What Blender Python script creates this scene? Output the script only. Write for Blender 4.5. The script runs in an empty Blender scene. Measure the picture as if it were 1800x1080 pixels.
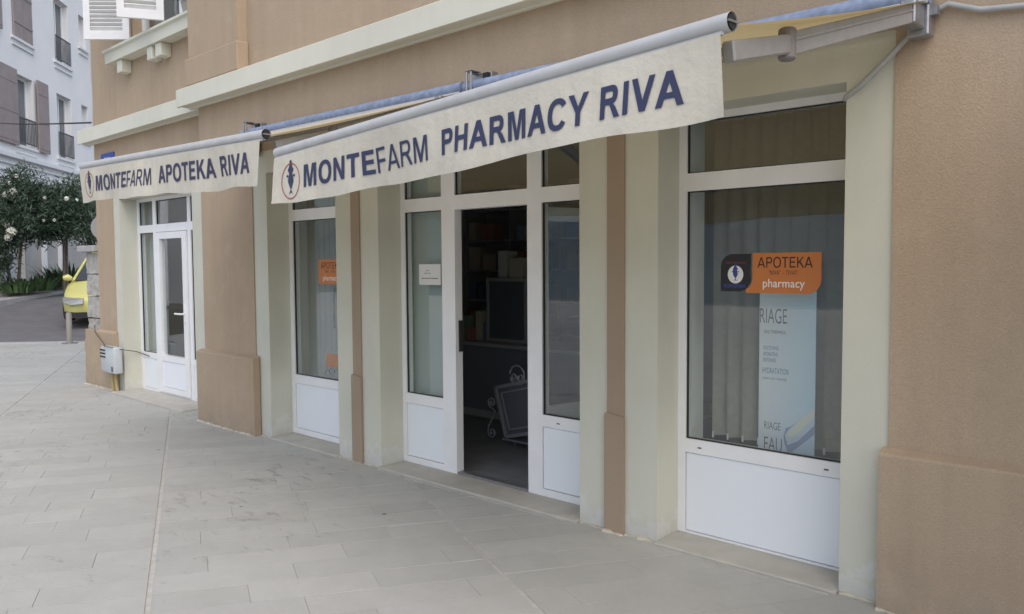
import bpy, bmesh, math, random
from mathutils import Vector, Matrix
random.seed(7)
R_ = math.radians
scene = bpy.context.scene
C = scene.collection
# ------------------------------------------------------------------ camera, sky, sun, exposure
F_, YAW, PITCH, ROLL = 1400.0, 0.7487149664687696, -0.054821765244331834, -0.006548588465898335
cam = bpy.data.cameras.new('camera'); cam.sensor_width = 36.0; cam.lens = F_ / 1800 * 36
cam.clip_end = 3000; cam.clip_start = 0.05
camo = bpy.data.objects.new('camera', cam); C.objects.link(camo)
fw = Vector((-math.sin(YAW)*math.cos(PITCH), math.cos(YAW)*math.cos(PITCH), math.sin(PITCH)))
rt = Vector((math.cos(YAW), math.sin(YAW), 0)); up = rt.cross(fw)
r2 = math.cos(ROLL)*rt + math.sin(ROLL)*up; u2 = -math.sin(ROLL)*rt + math.cos(ROLL)*up
M = Matrix((r2, u2, -fw)).transposed().to_4x4(); M.translation = Vector((0, -4.000835, 1.58))
camo.matrix_world = M
scene.camera = camo

SUN_EL, SUN_AZ = 52.0, 116.0          # compass style azimuth of the sun, from +y clockwise
world = bpy.data.worlds.new('World'); scene.world = world; world.use_nodes = True
wn = world.node_tree.nodes; wl = world.node_tree.links
bg = wn['Background']
sky = wn.new('ShaderNodeTexSky'); sky.sky_type = 'NISHITA'; sky.sun_disc = False
sky.sun_elevation = R_(SUN_EL); sky.sun_rotation = R_(SUN_AZ)
sky.air_density = 1.0; sky.dust_density = 4.0; sky.ozone_density = 3.0
hs = wn.new('ShaderNodeHueSaturation'); hs.inputs['Saturation'].default_value = 0.80
wl.new(sky.outputs[0], hs.inputs['Color']); wl.new(hs.outputs[0], bg.inputs['Color'])
bg.inputs['Strength'].default_value = 0.15
sl = bpy.data.lights.new('sun', 'SUN'); sl.energy = 0.5; sl.angle = R_(150); sl.color = (1.0, 0.99, 0.98)
so = bpy.data.objects.new('sun', sl); C.objects.link(so)
az, el = R_(SUN_AZ), R_(SUN_EL)
sd = Vector((math.sin(az)*math.cos(el), math.cos(az)*math.cos(el), math.sin(el)))
so.rotation_euler = sd.to_track_quat('Z', 'Y').to_euler(); so.location = (-6, -12, 14)
scene.view_settings.view_transform = 'Standard'; scene.view_settings.look = 'None'
scene.view_settings.gamma = 1.0; scene.view_settings.use_curve_mapping = False
scene.view_settings.exposure = 0.62
scene.render.engine = 'CYCLES'

# ------------------------------------------------------------------ materials
def newmat(name):
    m = bpy.data.materials.new(name); m.use_nodes = True
    nt = m.node_tree; b = nt.nodes['Principled BSDF']
    return m, nt, b
def rgb(c): return (c[0], c[1], c[2], 1.0)
def simple(name, col, rough=0.6, metal=0.0, spec=0.5, var=0.0, vscale=8.0, bump=0.0, bscale=200.0, bdist=0.002):
    m, nt, b = newmat(name)
    b.inputs['Base Color'].default_value = rgb(col); b.inputs['Roughness'].default_value = rough
    b.inputs['Metallic'].default_value = metal; b.inputs['Specular IOR Level'].default_value = spec
    N, L = nt.nodes, nt.links
    geo = N.new('ShaderNodeNewGeometry')
    if var > 0:
        n = N.new('ShaderNodeTexNoise'); n.inputs['Scale'].default_value = vscale; n.inputs['Detail'].default_value = 5
        L.new(geo.outputs['Position'], n.inputs['Vector'])
        r = N.new('ShaderNodeMapRange'); r.inputs[1].default_value = 0.3; r.inputs[2].default_value = 0.7
        r.inputs[3].default_value = 1-var; r.inputs[4].default_value = 1+var
        L.new(n.outputs['Fac'], r.inputs[0])
        mx = N.new('ShaderNodeMix'); mx.data_type = 'RGBA'; mx.blend_type = 'MULTIPLY'; mx.inputs[0].default_value = 1
        mx.inputs[6].default_value = rgb(col); L.new(r.outputs[0], mx.inputs[7]); L.new(mx.outputs[2], b.inputs['Base Color'])
    if bump > 0:
        n2 = N.new('ShaderNodeTexNoise'); n2.inputs['Scale'].default_value = bscale; n2.inputs['Detail'].default_value = 3
        L.new(geo.outputs['Position'], n2.inputs['Vector'])
        bp = N.new('ShaderNodeBump'); bp.inputs['Strength'].default_value = bump; bp.inputs['Distance'].default_value = bdist
        L.new(n2.outputs['Fac'], bp.inputs['Height']); L.new(bp.outputs[0], b.inputs['Normal'])
    return m
def ramp(N, L, src, a, b_, lo, hi):
    r = N.new('ShaderNodeMapRange'); r.inputs[1].default_value = a; r.inputs[2].default_value = b_
    r.inputs[3].default_value = lo; r.inputs[4].default_value = hi; r.clamp = True
    L.new(src, r.inputs[0]); return r.outputs[0]
def mixc(N, L, fac, a, b_, mode='MIX'):
    mx = N.new('ShaderNodeMix'); mx.data_type = 'RGBA'; mx.blend_type = mode
    if isinstance(fac, (int, float)): mx.inputs[0].default_value = fac
    else: L.new(fac, mx.inputs[0])
    for i, v in ((6, a), (7, b_)):
        if isinstance(v, tuple): mx.inputs[i].default_value = rgb(v)
        else: L.new(v, mx.inputs[i])
    return mx.outputs[2]
def noise(N, L, vec, scale, detail=4, rough=0.55):
    n = N.new('ShaderNodeTexNoise'); n.inputs['Scale'].default_value = scale; n.inputs['Detail'].default_value = detail
    n.inputs['Roughness'].default_value = rough; L.new(vec, n.inputs['Vector']); return n.outputs['Fac']

def stucco(name, col, grain, bump, peel=False, worm=False):
    m, nt, b = newmat(name); N, L = nt.nodes, nt.links
    geo = N.new('ShaderNodeNewGeometry'); P = geo.outputs['Position']
    b.inputs['Roughness'].default_value = 0.92; b.inputs['Specular IOR Level'].default_value = 0.15
    big = ramp(N, L, noise(N, L, P, 1.3, 5), .3, .7, .93, 1.06)
    c = mixc(N, L, 1.0, col, big, 'MULTIPLY')
    g1 = noise(N, L, P, 170, 3, .65)
    c = mixc(N, L, 1.0, c, ramp(N, L, g1, .3, .7, 1-grain, 1+grain*.8), 'MULTIPLY')
    # long faint vertical streaks of weather
    mp = N.new('ShaderNodeMapping'); mp.inputs['Scale'].default_value = (9, 9, .55); L.new(P, mp.inputs[0])
    st = noise(N, L, mp.outputs[0], 1.0, 4)
    c = mixc(N, L, 1.0, c, ramp(N, L, st, .35, .75, 1.0+(.03 if worm else .008), 1.0-(.05 if worm else .018)), 'MULTIPLY')
    if peel:
        sx = N.new('ShaderNodeSeparateXYZ'); L.new(P, sx.inputs[0])
        low = ramp(N, L, sx.outputs['Z'], .03, .42, .42, -.25)
        ad = N.new('ShaderNodeMath'); ad.operation = 'ADD'; L.new(noise(N, L, P, 9, 6, .62), ad.inputs[0]); L.new(low, ad.inputs[1])
        pm = ramp(N, L, ad.outputs[0], .74, .80, 0, .55)
        c = mixc(N, L, pm, c, (.66, .66, .64))
        dirt = ramp(N, L, sx.outputs['Z'], .0, .16, .5, 0)
        dm = N.new('ShaderNodeMath'); dm.operation = 'MULTIPLY'; L.new(dirt, dm.inputs[0]); L.new(noise(N, L, P, 14, 5), dm.inputs[1])
        c = mixc(N, L, dm.outputs[0], c, (.30, .28, .23))
    if worm:
        sx = N.new('ShaderNodeSeparateXYZ'); L.new(P, sx.inputs[0])
        sp = N.new('ShaderNodeMath'); sp.operation = 'MULTIPLY'; L.new(ramp(N, L, sx.outputs['Z'], .0, .38, 1.0, 0), sp.inputs[0]); L.new(ramp(N, L, noise(N, L, P, 6, 6, .65), .35, .7, 0, .6), sp.inputs[1])
        c = mixc(N, L, sp.outputs[0], c, (.27, .235, .19))
        c = mixc(N, L, ramp(N, L, noise(N, L, P, 2.6, 7, .62), .52, .72, 0, .42), c, (.355, .28, .205))
        c = mixc(N, L, ramp(N, L, noise(N, L, P, 3.7, 6, .6), .57, .73, 0, .34), c, (.52, .42, .32))
    L.new(c, b.inputs['Base Color'])
    h = g1
    if worm:
        v = N.new('ShaderNodeTexVoronoi'); v.inputs['Scale'].default_value = 110; v.feature = 'SMOOTH_F1'; L.new(P, v.inputs['Vector'])
        ad2 = N.new('ShaderNodeMath'); ad2.operation = 'ADD'; L.new(g1, ad2.inputs[0]); L.new(v.outputs['Distance'], ad2.inputs[1]); h = ad2.outputs[0]
    bp = N.new('ShaderNodeBump'); bp.inputs['Strength'].default_value = bump; bp.inputs['Distance'].default_value = .004
    L.new(h, bp.inputs['Height']); L.new(bp.outputs[0], b.inputs['Normal'])
    return m
BROWN = stucco('brown_stucco', (.442, .340, .240), .11, .42, worm=True)
BROWN2 = stucco('brown_smooth_plaster', (.36, .28, .205), .05, .15)
CREAM = stucco('cream_plaster', (.595, .59, .495), .03, .12, peel=True)
CORN = stucco('cornice_paint', (.66, .65, .55), .03, .10)
PVC = simple('white_pvc', (.84, .84, .835), .36, var=.035, vscale=5)
PANEL = simple('white_panel', (.84, .87, .90), .38, var=.015, vscale=2)
RUBBER = simple('dark_gasket', (.03, .03, .03), .6)
ALU = simple('awning_aluminium', (.50, .50, .49), .42, metal=.05, var=.06, vscale=12)
ALU_GREY = simple('grey_painted_metal', (.33, .325, .315), .45, metal=.2, var=.06, vscale=20)
BLUEROLL = simple('blue_roll_cover', (.22, .27, .38), .55, var=.22, vscale=22)
STEEL = simple('galvanised_steel', (.35, .35, .36), .4, metal=.7, var=.15, vscale=30)
PLASTIC_GREY = simple('grey_plastic', (.40, .40, .385), .55, var=.06, vscale=14)
BOXGREY = simple('meter_box_grey', (.50, .53, .54), .5, var=.05, vscale=18)
DARKHOLE = simple('dark_slot', (.02, .02, .02), .8)
BLACK = simple('black_print', (.018, .014, .016), .4)
NAVY = simple('navy_print', (.034, .043, .098), .75)
NAVY2 = simple('navy_print_faded', (.045, .045, .095), .75)
REDP = simple('red_print', (.35, .06, .05), .7)
ORANGE = simple('orange_vinyl', (.58, .19, .045), .45)
DKTXT = simple('dark_vinyl_text', (.055, .02, .012), .5)
WHITEP = simple('white_vinyl', (.80, .80, .78), .5)
BLUEP = simple('blue_print', (.04, .07, .30), .5)
PAPER = simple('white_paper', (.75, .75, .74), .7)
PRINTGREY = simple('grey_print', (.12, .13, .15), .7)
PRINTBLUE = simple('teal_print', (.12, .24, .38), .7)
BLIND_WHITE = simple('pale_blind_fabric', (.80, .83, .81), .8, var=.03, vscale=20)
BLIND = simple('blind_fabric', (.62, .60, .52), .85, var=.05, vscale=30, bump=.1, bscale=600)
INT_WALL = simple('interior_wall', (.58, .58, .55), .8)
INT_FLOOR = simple('interior_floor', (.24, .245, .255), .35, var=.2, vscale=5)
INT_DARK = simple('interior_furniture', (.20, .22, .26), .5)
SHELF = simple('shelf_board', (.42, .42, .42), .5)
IRON = simple('wrought_iron_grey', (.30, .315, .34), .5, metal=.2)
SLATE = simple('dark_board', (.12, .13, .16), .6)
SILL = simple('stone_sill', (.46, .44, .385), .8, var=.09, vscale=7, bump=.25, bscale=120)
MORTAR = simple('pale_mortar', (.47, .455, .415), .9, var=.12, vscale=16, bump=.3, bscale=90)
ROUGHSTONE = simple('rough_stone', (.44, .42, .38), .9, var=.22, vscale=9, bump=.9, bscale=40, bdist=.02)
WHITEWALL = simple('white_render', (.77, .772, .76), .85, var=.03, vscale=1.2)
TRIM = simple('white_trim', (.72, .73, .73), .8, var=.03, vscale=2)
SHUT_BROWN = simple('mauve_shutter', (.30, .25, .235), .7, var=.08, vscale=3)
SHUT_WHITE = simple('white_shutter', (.76, .76, .75), .55, var=.04, vscale=9)
RAIL = simple('dark_railing', (.07, .075, .085), .5)
ASPHALT = simple('asphalt', (.145, .142, .148), .9, var=.12, vscale=3, bump=.5, bscale=150)
KERB = simple('kerb_concrete', (.40, .39, .38), .85, var=.12, vscale=6, bump=.3, bscale=60)
SOIL = simple('soil', (.10, .085, .06), .95, var=.3, vscale=12)
BARK = simple('bark', (.17, .14, .11), .9, var=.25, vscale=20)
FLOWER = simple('white_petal', (.80, .79, .70), .7)
YELLOW = simple('yellow_car_paint', (.60, .58, .20), .25, spec=.6)
TYRE = simple('tyre_rubber', (.025, .025, .025), .8)
RIM = simple('wheel_alloy', (.45, .45, .46), .35, metal=.6)
CARGLASS = simple('car_glass', (.02, .025, .03), .05, spec=.8)
LAMP = simple('headlight_glass', (.36, .37, .38), .2, metal=.2)
PLATEBLUE = simple('plate_blue', (.03, .08, .36), .5)
TERRACOTTA = simple('flower_pot', (.34, .33, .30), .8)

def leafmat(name, col):
    m, nt, b = newmat(name); N, L = nt.nodes, nt.links
    geo = N.new('ShaderNodeNewGeometry')
    rnd = ramp(N, L, geo.outputs['Random Per Island'], 0, 1, .55, 1.5)
    c = mixc(N, L, 1.0, col, rnd, 'MULTIPLY'); L.new(c, b.inputs['Base Color'])
    b.inputs['Roughness'].default_value = .5; b.inputs['Specular IOR Level'].default_value = .35
    return m
LEAF = leafmat('oleander_leaf', (.058, .092, .060)); LEAF2 = leafmat('blade_leaf', (.06, .11, .04))

def fabricmat(nm='awning_canvas', trans=.30, crease=.35):
    m, nt, b = newmat(nm); N, L = nt.nodes, nt.links
    geo = N.new('ShaderNodeNewGeometry'); P = geo.outputs['Position']
    c = mixc(N, L, 1.0, (.665, .625, .525), ramp(N, L, noise(N, L, P, 2.2, 6, .6), .3, .72, 1.06, .88), 'MULTIPLY')
    mp = N.new('ShaderNodeMapping'); mp.inputs['Scale'].default_value = (26, 26, 1.6); L.new(P, mp.inputs[0])
    c = mixc(N, L, 1.0, c, ramp(N, L, noise(N, L, mp.outputs[0], 1, 3), .4, .8, 1.0, .93), 'MULTIPLY')
    L.new(c, b.inputs['Base Color']); b.inputs['Roughness'].default_value = .9; b.inputs['Specular IOR Level'].default_value = .1
    bp = N.new('ShaderNodeBump'); bp.inputs['Strength'].default_value = crease; bp.inputs['Distance'].default_value = .01
    L.new(noise(N, L, P, 7, 5, .6), bp.inputs['Height']); L.new(bp.outputs[0], b.inputs['Normal'])
    tr = N.new('ShaderNodeBsdfTranslucent'); tr.inputs['Color'].default_value = (.62, .45, .17, 1)
    mx = N.new('ShaderNodeMixShader'); mx.inputs[0].default_value = trans
    L.new(b.outputs[0], mx.inputs[1]); L.new(tr.outputs[0], mx.inputs[2])
    L.new(mx.outputs[0], N['Material Output'].inputs['Surface'])
    return m
CANVAS = fabricmat(); VALCLOTH = fabricmat('valance_cloth', .08, 1.0)

def glassmat(name, tint, boost=1.0):
    m = bpy.data.materials.new(name); m.use_nodes = True; nt = m.node_tree; N, L = nt.nodes, nt.links
    N.remove(N['Principled BSDF'])
    geo = N.new('ShaderNodeNewGeometry')          # Schlick reflectance of each face of the pane
    dt = N.new('ShaderNodeVectorMath'); dt.operation = 'DOT_PRODUCT'; L.new(geo.outputs['Normal'], dt.inputs[0]); L.new(geo.outputs['Incoming'], dt.inputs[1])
    ab = N.new('ShaderNodeMath'); ab.operation = 'ABSOLUTE'; L.new(dt.outputs['Value'], ab.inputs[0])
    om = N.new('ShaderNodeMath'); om.operation = 'SUBTRACT'; om.inputs[0].default_value = 1; L.new(ab.outputs[0], om.inputs[1])
    pw = N.new('ShaderNodeMath'); pw.operation = 'POWER'; L.new(om.outputs[0], pw.inputs[0]); pw.inputs[1].default_value = 5
    ml = N.new('ShaderNodeMath'); ml.operation = 'MULTIPLY_ADD'; ml.inputs[1].default_value = 1-boost; ml.inputs[2].default_value = boost; ml.use_clamp = True
    L.new(pw.outputs[0], ml.inputs[0])
    t = N.new('ShaderNodeBsdfTransparent'); t.inputs['Color'].default_value = rgb(tint)
    g = N.new('ShaderNodeBsdfGlossy'); g.inputs['Roughness'].default_value = .0; g.inputs['Color'].default_value = (.95, .97, 1, 1)
    mx = N.new('ShaderNodeMixShader'); L.new(ml.outputs[0], mx.inputs[0]); L.new(t.outputs[0], mx.inputs[1]); L.new(g.outputs[0], mx.inputs[2])
    L.new(mx.outputs[0], N['Material Output'].inputs['Surface'])
    return m
GLASS = glassmat('window_glass', (.965, .985, .978), .07)

def stonemat():
    m, nt, b = newmat('paving_stone'); N, L = nt.nodes, nt.links
    geo = N.new('ShaderNodeNewGeometry'); P = geo.outputs['Position']
    oi = N.new('ShaderNodeObjectInfo')
    ad = N.new('ShaderNodeMath'); ad.operation = 'ADD'; L.new(oi.outputs['Random'], ad.inputs[0]); L.new(geo.outputs['Random Per Island'], ad.inputs[1])
    fr = N.new('ShaderNodeMath'); fr.operation = 'FRACT'; L.new(ad.outputs[0], fr.inputs[0])
    c = mixc(N, L, fr.outputs[0], (.412, .410, .378), (.455, .452, .418))
    c = mixc(N, L, 1.0, c, ramp(N, L, noise(N, L, P, .55, 5), .3, .7, .93, 1.05), 'MULTIPLY')
    c = mixc(N, L, 1.0, c, ramp(N, L, noise(N, L, P, 5, 6, .65), .3, .75, 1.05, .93), 'MULTIPLY')
    c = mixc(N, L, 1.0, c, ramp(N, L, noise(N, L, P, 240, 2), .3, .7, .93, 1.07), 'MULTIPLY')
    # worn pits and old stains
    mp = N.new('ShaderNodeMapping'); mp.inputs['Rotation'].default_value = (0, 0, R_(64)); mp.inputs['Scale'].default_value = (3.2, 9, 1); L.new(P, mp.inputs[0])
    s1 = noise(N, L, mp.outputs[0], 1.5, 6, .68); s2 = noise(N, L, P, .45, 2)
    mu = N.new('ShaderNodeMath'); mu.operation = 'MULTIPLY'; L.new(s1, mu.inputs[0]); L.new(ramp(N, L, s2, .35, .62, .72, 1.1), mu.inputs[1])
    pit = ramp(N, L, mu.outputs[0], .56, .67, 0, .55)
    c = mixc(N, L, pit, c, (.20, .19, .165))
    yl = ramp(N, L, noise(N, L, P, 1.1, 4), .60, .75, 0, .28)
    c = mixc(N, L, yl, c, (.42, .39, .27))
    v = N.new('ShaderNodeTexVoronoi'); v.inputs['Scale'].default_value = 2.6; L.new(P, v.inputs['Vector'])
    wn_ = noise(N, L, P, 35, 3)
    vd = N.new('ShaderNodeMath'); vd.operation = 'ADD'; L.new(v.outputs['Distance'], vd.inputs[0]); L.new(ramp(N, L, wn_, .3, .7, -.012, .012), vd.inputs[1])
    sp = ramp(N, L, vd.outputs[0], .030, .046, .75, 0)
    c = mixc(N, L, sp, c, (.07, .065, .06))
    L.new(c, b.inputs['Base Color']); b.inputs['Roughness'].default_value = .72; b.inputs['Specular IOR Level'].default_value = .3
    bp = N.new('ShaderNodeBump'); bp.inputs['Strength'].default_value = .3; bp.inputs['Distance'].default_value = .003
    L.new(noise(N, L, P, 60, 5, .7), bp.inputs['Height']); L.new(bp.outputs[0], b.inputs['Normal'])
    return m
STONE = stonemat()

# ------------------------------------------------------------------ object helpers
WORLD = {}
def thing(name, label, cat, loc, group=None, kind=None):
    o = bpy.data.objects.new(name, None); o.empty_display_size = .1; C.objects.link(o)
    o.location = loc; WORLD[o.name] = Vector(loc); o['label'] = label; o['category'] = cat
    if group: o['group'] = group
    if kind: o['kind'] = kind
    return o
def tag(o, label, cat, group=None, kind=None):
    o['label'] = label; o['category'] = cat
    if group: o['group'] = group
    if kind: o['kind'] = kind
    return o
def place(o, parent, world):
    if parent is not None:
        o.parent = parent; o.location = Vector(world) - WORLD[parent.name]
    else: o.location = world
    WORLD[o.name] = Vector(world)
def build(name, bm, mat, parent=None, smooth=False, label=None, kind=None, recalc=True, autos=None):
    if recalc: bmesh.ops.recalc_face_normals(bm, faces=bm.faces[:])
    if autos:
        for e in bm.edges:
            if len(e.link_faces) == 2 and e.calc_face_angle(0) > R_(autos): e.smooth = False
        smooth = True
    xs = [v.co.x for v in bm.verts]; ys = [v.co.y for v in bm.verts]; zs = [v.co.z for v in bm.verts]
    org = Vector(((min(xs)+max(xs))/2, (min(ys)+max(ys))/2, min(zs)))
    for v in bm.verts: v.co -= org
    me = bpy.data.meshes.new(name)
    for f in bm.faces: f.smooth = smooth
    bm.to_mesh(me); bm.free()
    me.materials.append(mat)
    o = bpy.data.objects.new(name, me); C.objects.link(o); place(o, parent, org)
    if label: o['label'] = label
    if kind: o['kind'] = kind
    return o
def box(bm, a, b, mtx=None):
    x0, y0, z0 = a; x1, y1, z1 = b
    vs = [bm.verts.new(p) for p in ((x0,y0,z0),(x1,y0,z0),(x1,y1,z0),(x0,y1,z0),(x0,y0,z1),(x1,y0,z1),(x1,y1,z1),(x0,y1,z1))]
    if mtx is not None:
        for v in vs: v.co = mtx @ v.co
    for f in ((0,3,2,1),(4,5,6,7),(0,1,5,4),(1,2,6,5),(2,3,7,6),(3,0,4,7)): bm.faces.new([vs[i] for i in f])
    return vs
def bevel(bm, w, seg=1):
    bmesh.ops.bevel(bm, geom=bm.edges[:], offset=w, segments=seg, affect='EDGES', profile=.5, clamp_overlap=True)
def bbox(name, a, b, mat, parent=None, bev=0.0, **k):
    bm = bmesh.new(); box(bm, a, b)
    if bev: bevel(bm, bev)
    return build(name, bm, mat, parent, **k)
def tube(bm, pts, r, n=8, cap=True):
    pts = [Vector(p) for p in pts]; rings = []
    prev = None
    for i, p in enumerate(pts):
        t = (pts[min(i+1, len(pts)-1)] - pts[max(i-1, 0)]).normalized()
        if prev is None:
            a = Vector((0,0,1)) if abs(t.z) < .9 else Vector((1,0,0))
            u = t.cross(a).normalized()
        else: u = (prev - t*prev.dot(t)).normalized()
        prev = u; w = t.cross(u); rr = r[i] if isinstance(r, (list, tuple)) else r
        rings.append([bm.verts.new(p + rr*(u*math.cos(2*math.pi*k/n) + w*math.sin(2*math.pi*k/n))) for k in range(n)])
    for a, b in zip(rings, rings[1:]):
        for k in range(n): bm.faces.new((a[k], a[(k+1)%n], b[(k+1)%n], b[k]))
    if cap: bm.faces.new(rings[0][::-1]); bm.faces.new(rings[-1])
def tubeo(name, pts, r, mat, parent=None, n=8, **k):
    bm = bmesh.new(); tube(bm, pts, r, n); return build(name, bm, mat, parent, autos=40, **k)
def bar(bm, a, b, w, h):
    """rectangular bar from a to b, w across and h high"""
    a = Vector(a); b = Vector(b); t = (b-a).normalized(); s = t.cross(Vector((0,0,1))).normalized(); q = s.cross(t)
    vs = []
    for p in (a, b):
        for (i, j) in ((-1,-1),(1,-1),(1,1),(-1,1)): vs.append(bm.verts.new(p + s*i*w/2 + q*j*h/2))
    for f in ((0,1,2,3),(7,6,5,4),(0,4,5,1),(1,5,6,2),(2,6,7,3),(3,7,4,0)): bm.faces.new([vs[i] for i in f])
def cells(bm, rects, holes, yf, yb, mp=None):
    """union of rectangles (x0,x1,z0,z1) minus holes, extruded from yf (front) to yb"""
    E = 1e-6
    xs = sorted({round(v,5) for r in rects+holes for v in r[:2]}); zs = sorted({round(v,5) for r in rects+holes for v in r[2:]})
    def inside(i, j):
        if i < 0 or j < 0 or i >= len(xs)-1 or j >= len(zs)-1: return False
        cx = (xs[i]+xs[i+1])/2; cz = (zs[j]+zs[j+1])/2
        if not any(r[0] < cx < r[1] and r[2] < cz < r[3] for r in rects): return False
        return not any(r[0] < cx < r[1] and r[2] < cz < r[3] for r in holes)
    V = {}
    def vert(i, j, y):
        k = (i, j, y)
        if k not in V:
            p = Vector((xs[i], y, zs[j])); V[k] = bm.verts.new(mp(p) if mp else p)
        return V[k]
    for i in range(len(xs)-1):
        for j in range(len(zs)-1):
            if not inside(i, j): continue
            bm.faces.new([vert(*q) for q in ((i,j,yf),(i+1,j,yf),(i+1,j+1,yf),(i,j+1,yf))])
            bm.faces.new([vert(*q) for q in ((i,j+1,yb),(i+1,j+1,yb),(i+1,j,yb),(i,j,yb))])
            for di, dj, p, q in ((-1,0,(i,j),(i,j+1)),(1,0,(i+1,j+1),(i+1,j)),(0,-1,(i+1,j),(i,j)),(0,1,(i,j+1),(i+1,j+1))):
                if not inside(i+di, j+dj):
                    bm.faces.new((vert(*p,yf), vert(*q,yf), vert(*q,yb), vert(*p,yb)))
def cellobj(name, rects, holes, yf, yb, mat, parent=None, mp=None, **k):
    bm = bmesh.new(); cells(bm, rects, holes, yf, yb, mp); return build(name, bm, mat, parent, **k)
def prism(bm, poly, y0, y1, mp=None):
    """polygon in (x,z) extruded from y0 (front) to y1"""
    f = mp or (lambda p: p)
    a = [bm.verts.new(f(Vector((x, y0, z)))) for x, z in poly]; b = [bm.verts.new(f(Vector((x, y1, z)))) for x, z in poly]
    bm.faces.new(a); bm.faces.new(b[::-1]); n = len(poly)
    for i in range(n): bm.faces.new((a[i], b[i], b[(i+1)%n], a[(i+1)%n]))
def textmesh(body, bold=0.0, cond=1.0):
    cu = bpy.data.curves.new('letters', 'FONT'); cu.body = body; cu.size = 1; cu.offset = bold; cu.resolution_u = 4; cu.space_character = 1.0 + bold*2
    o = bpy.data.objects.new('letters', cu); C.objects.link(o)
    dg = bpy.context.evaluated_depsgraph_get(); dg.update()
    me = bpy.data.meshes.new_from_object(o.evaluated_get(dg))
    bpy.data.objects.remove(o); bpy.data.curves.remove(cu)
    bm = bmesh.new(); bm.from_mesh(me); bpy.data.meshes.remove(me)
    return bm
def glyph(ch, s):
    """outline contours of a plain grotesque capital, cap height 1, stem s; returns (contours, width, left bearing, right bearing)"""
    arc = lambda cx, cz, rx, rz, a0, a1, n=18: [(cx + rx*math.copysign(abs(math.cos(R_(a0+(a1-a0)*k/n)))**.88, math.cos(R_(a0+(a1-a0)*k/n))), cz + rz*math.copysign(abs(math.sin(R_(a0+(a1-a0)*k/n)))**.88, math.sin(R_(a0+(a1-a0)*k/n)))) for k in range(n+1)]
    h = s*.84; ST, RD = .10, .055
    if ch == 'I': return [[(0,0),(0,1),(s,1),(s,0)]], s, ST, ST
    if ch == 'M':
        W = .965; return [[(0,0),(0,1),(1.48*s,1),(W/2,.30),(W-1.48*s,1),(W,1),(W,0),(W-.95*s,0),(W-.95*s,.79),(W/2+.46*s,0),(W/2-.46*s,0),(.95*s,.79),(.95*s,0)]], W, ST, ST
    if ch == 'N':
        W = .81; return [[(0,0),(0,1),(.99*s,1),(W-.95*s,.34),(W-.95*s,1),(W,1),(W,0),(W-1.02*s,0),(.95*s,.65),(.95*s,0)]], W, ST, ST
    if ch == 'T':
        W = .80; return [[(W/2-s/2,0),(W/2-s/2,1-h),(0,1-h),(0,1),(W,1),(W,1-h),(W/2+s/2,1-h),(W/2+s/2,0)]], W, .03, .03
    if ch in 'EF':
        W = .73 if ch == 'E' else .68; m = .50 if ch == 'E' else .46
        p = [(0,0),(0,1),(W*.98,1),(W*.98,1-h),(s,1-h),(s,m+h/2+.01),(W*.92,m+h/2+.01),(W*.92,m-h/2+.01),(s,m-h/2+.01)]
        return [p + ([(s,h),(W,h),(W,0)] if ch == 'E' else [(s,0)])], W, ST, .05
    if ch == 'H':
        W = .81; return [[(0,0),(0,1),(s,1),(s,.5+h*.62),(W-s,.5+h*.62),(W-s,1),(W,1),(W,0),(W-s,0),(W-s,.5-h*.38),(s,.5-h*.38),(s,0)]], W, ST, ST
    if ch == 'A':
        W = 1.0; k = W/2-.56*s; x = lambda z: 1.10*s + z*k; zb = .225; zt = zb + h*.95; za = (W/2-1.10*s)/k
        return [[(0,0),(k,1),(W-k,1),(W,0),(W-1.10*s,0),(W-x(zb),zb),(x(zb),zb),(1.10*s,0)], [(x(zt),zt),(W/2,za),(W-x(zt),zt)]], W, 0, 0
    if ch == 'V':
        W = .93; k = W/2-.54*s; return [[(0,1),(k,0),(W-k,0),(W,1),(W-1.08*s,1),(W/2,1-(W/2-1.08*s)/k),(1.08*s,1)]], W, 0, 0
    if ch == 'Y':
        W = .93; return [[(0,1),(W/2-s/2,.42),(W/2-s/2,0),(W/2+s/2,0),(W/2+s/2,.42),(W,1),(W-1.16*s,1),(W/2,.60),(1.16*s,1)]], W, 0, 0
    if ch == 'K':
        W = .86; return [[(0,0),(0,1),(s,1),(s,.55),(W-1.32*s,1),(W-.03,1),(s+.27,.61),(W,0),(W-1.22*s,0),(s+.125,.46),(s,.33),(s,0)]], W, ST, .0
    if ch == 'O':
        W = .98; return [arc(W/2,.5,W/2,.52,0,360,40)[:-1], arc(W/2,.5,W/2-s*1.02,.52-h,0,360,40)[:-1]], W, RD, RD
    if ch == 'C':
        W = .90; cx = .47; o = arc(cx,.5,.47,.52,32,328,36); i = arc(cx,.5,.47-s*1.03,.52-h,328-2,32+2,36); return [o+i], W, RD, .05
    if ch in 'PR':
        W = .76 if ch == 'P' else .82; r = .30 if ch == 'P' else .285; zb = 1-2*r
        bow = arc(W-r-(.06 if ch == 'R' else 0),1-r,r,r,90,-90,14)
        hole = [(s,1-h)] + arc(W-r-(.06 if ch == 'R' else 0),1-r,r-s*.98,r-h,90,-90,14) + [(s,zb+h)]
        if ch == 'P': p = [(0,0),(0,1)] + bow + [(s,zb),(s,0)]
        else: p = [(0,0),(0,1)] + bow[:-1] + [(.56,zb+.005),(.68,.32),(.88,0),(.88-1.16*s,0),(.44,.36),(.37,zb-.015),(s,zb-.015),(s,0)]
        return [p, hole], (W if ch == 'P' else .88), ST, (.05 if ch == 'P' else 0)
    return [], .30, 0, 0
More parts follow.
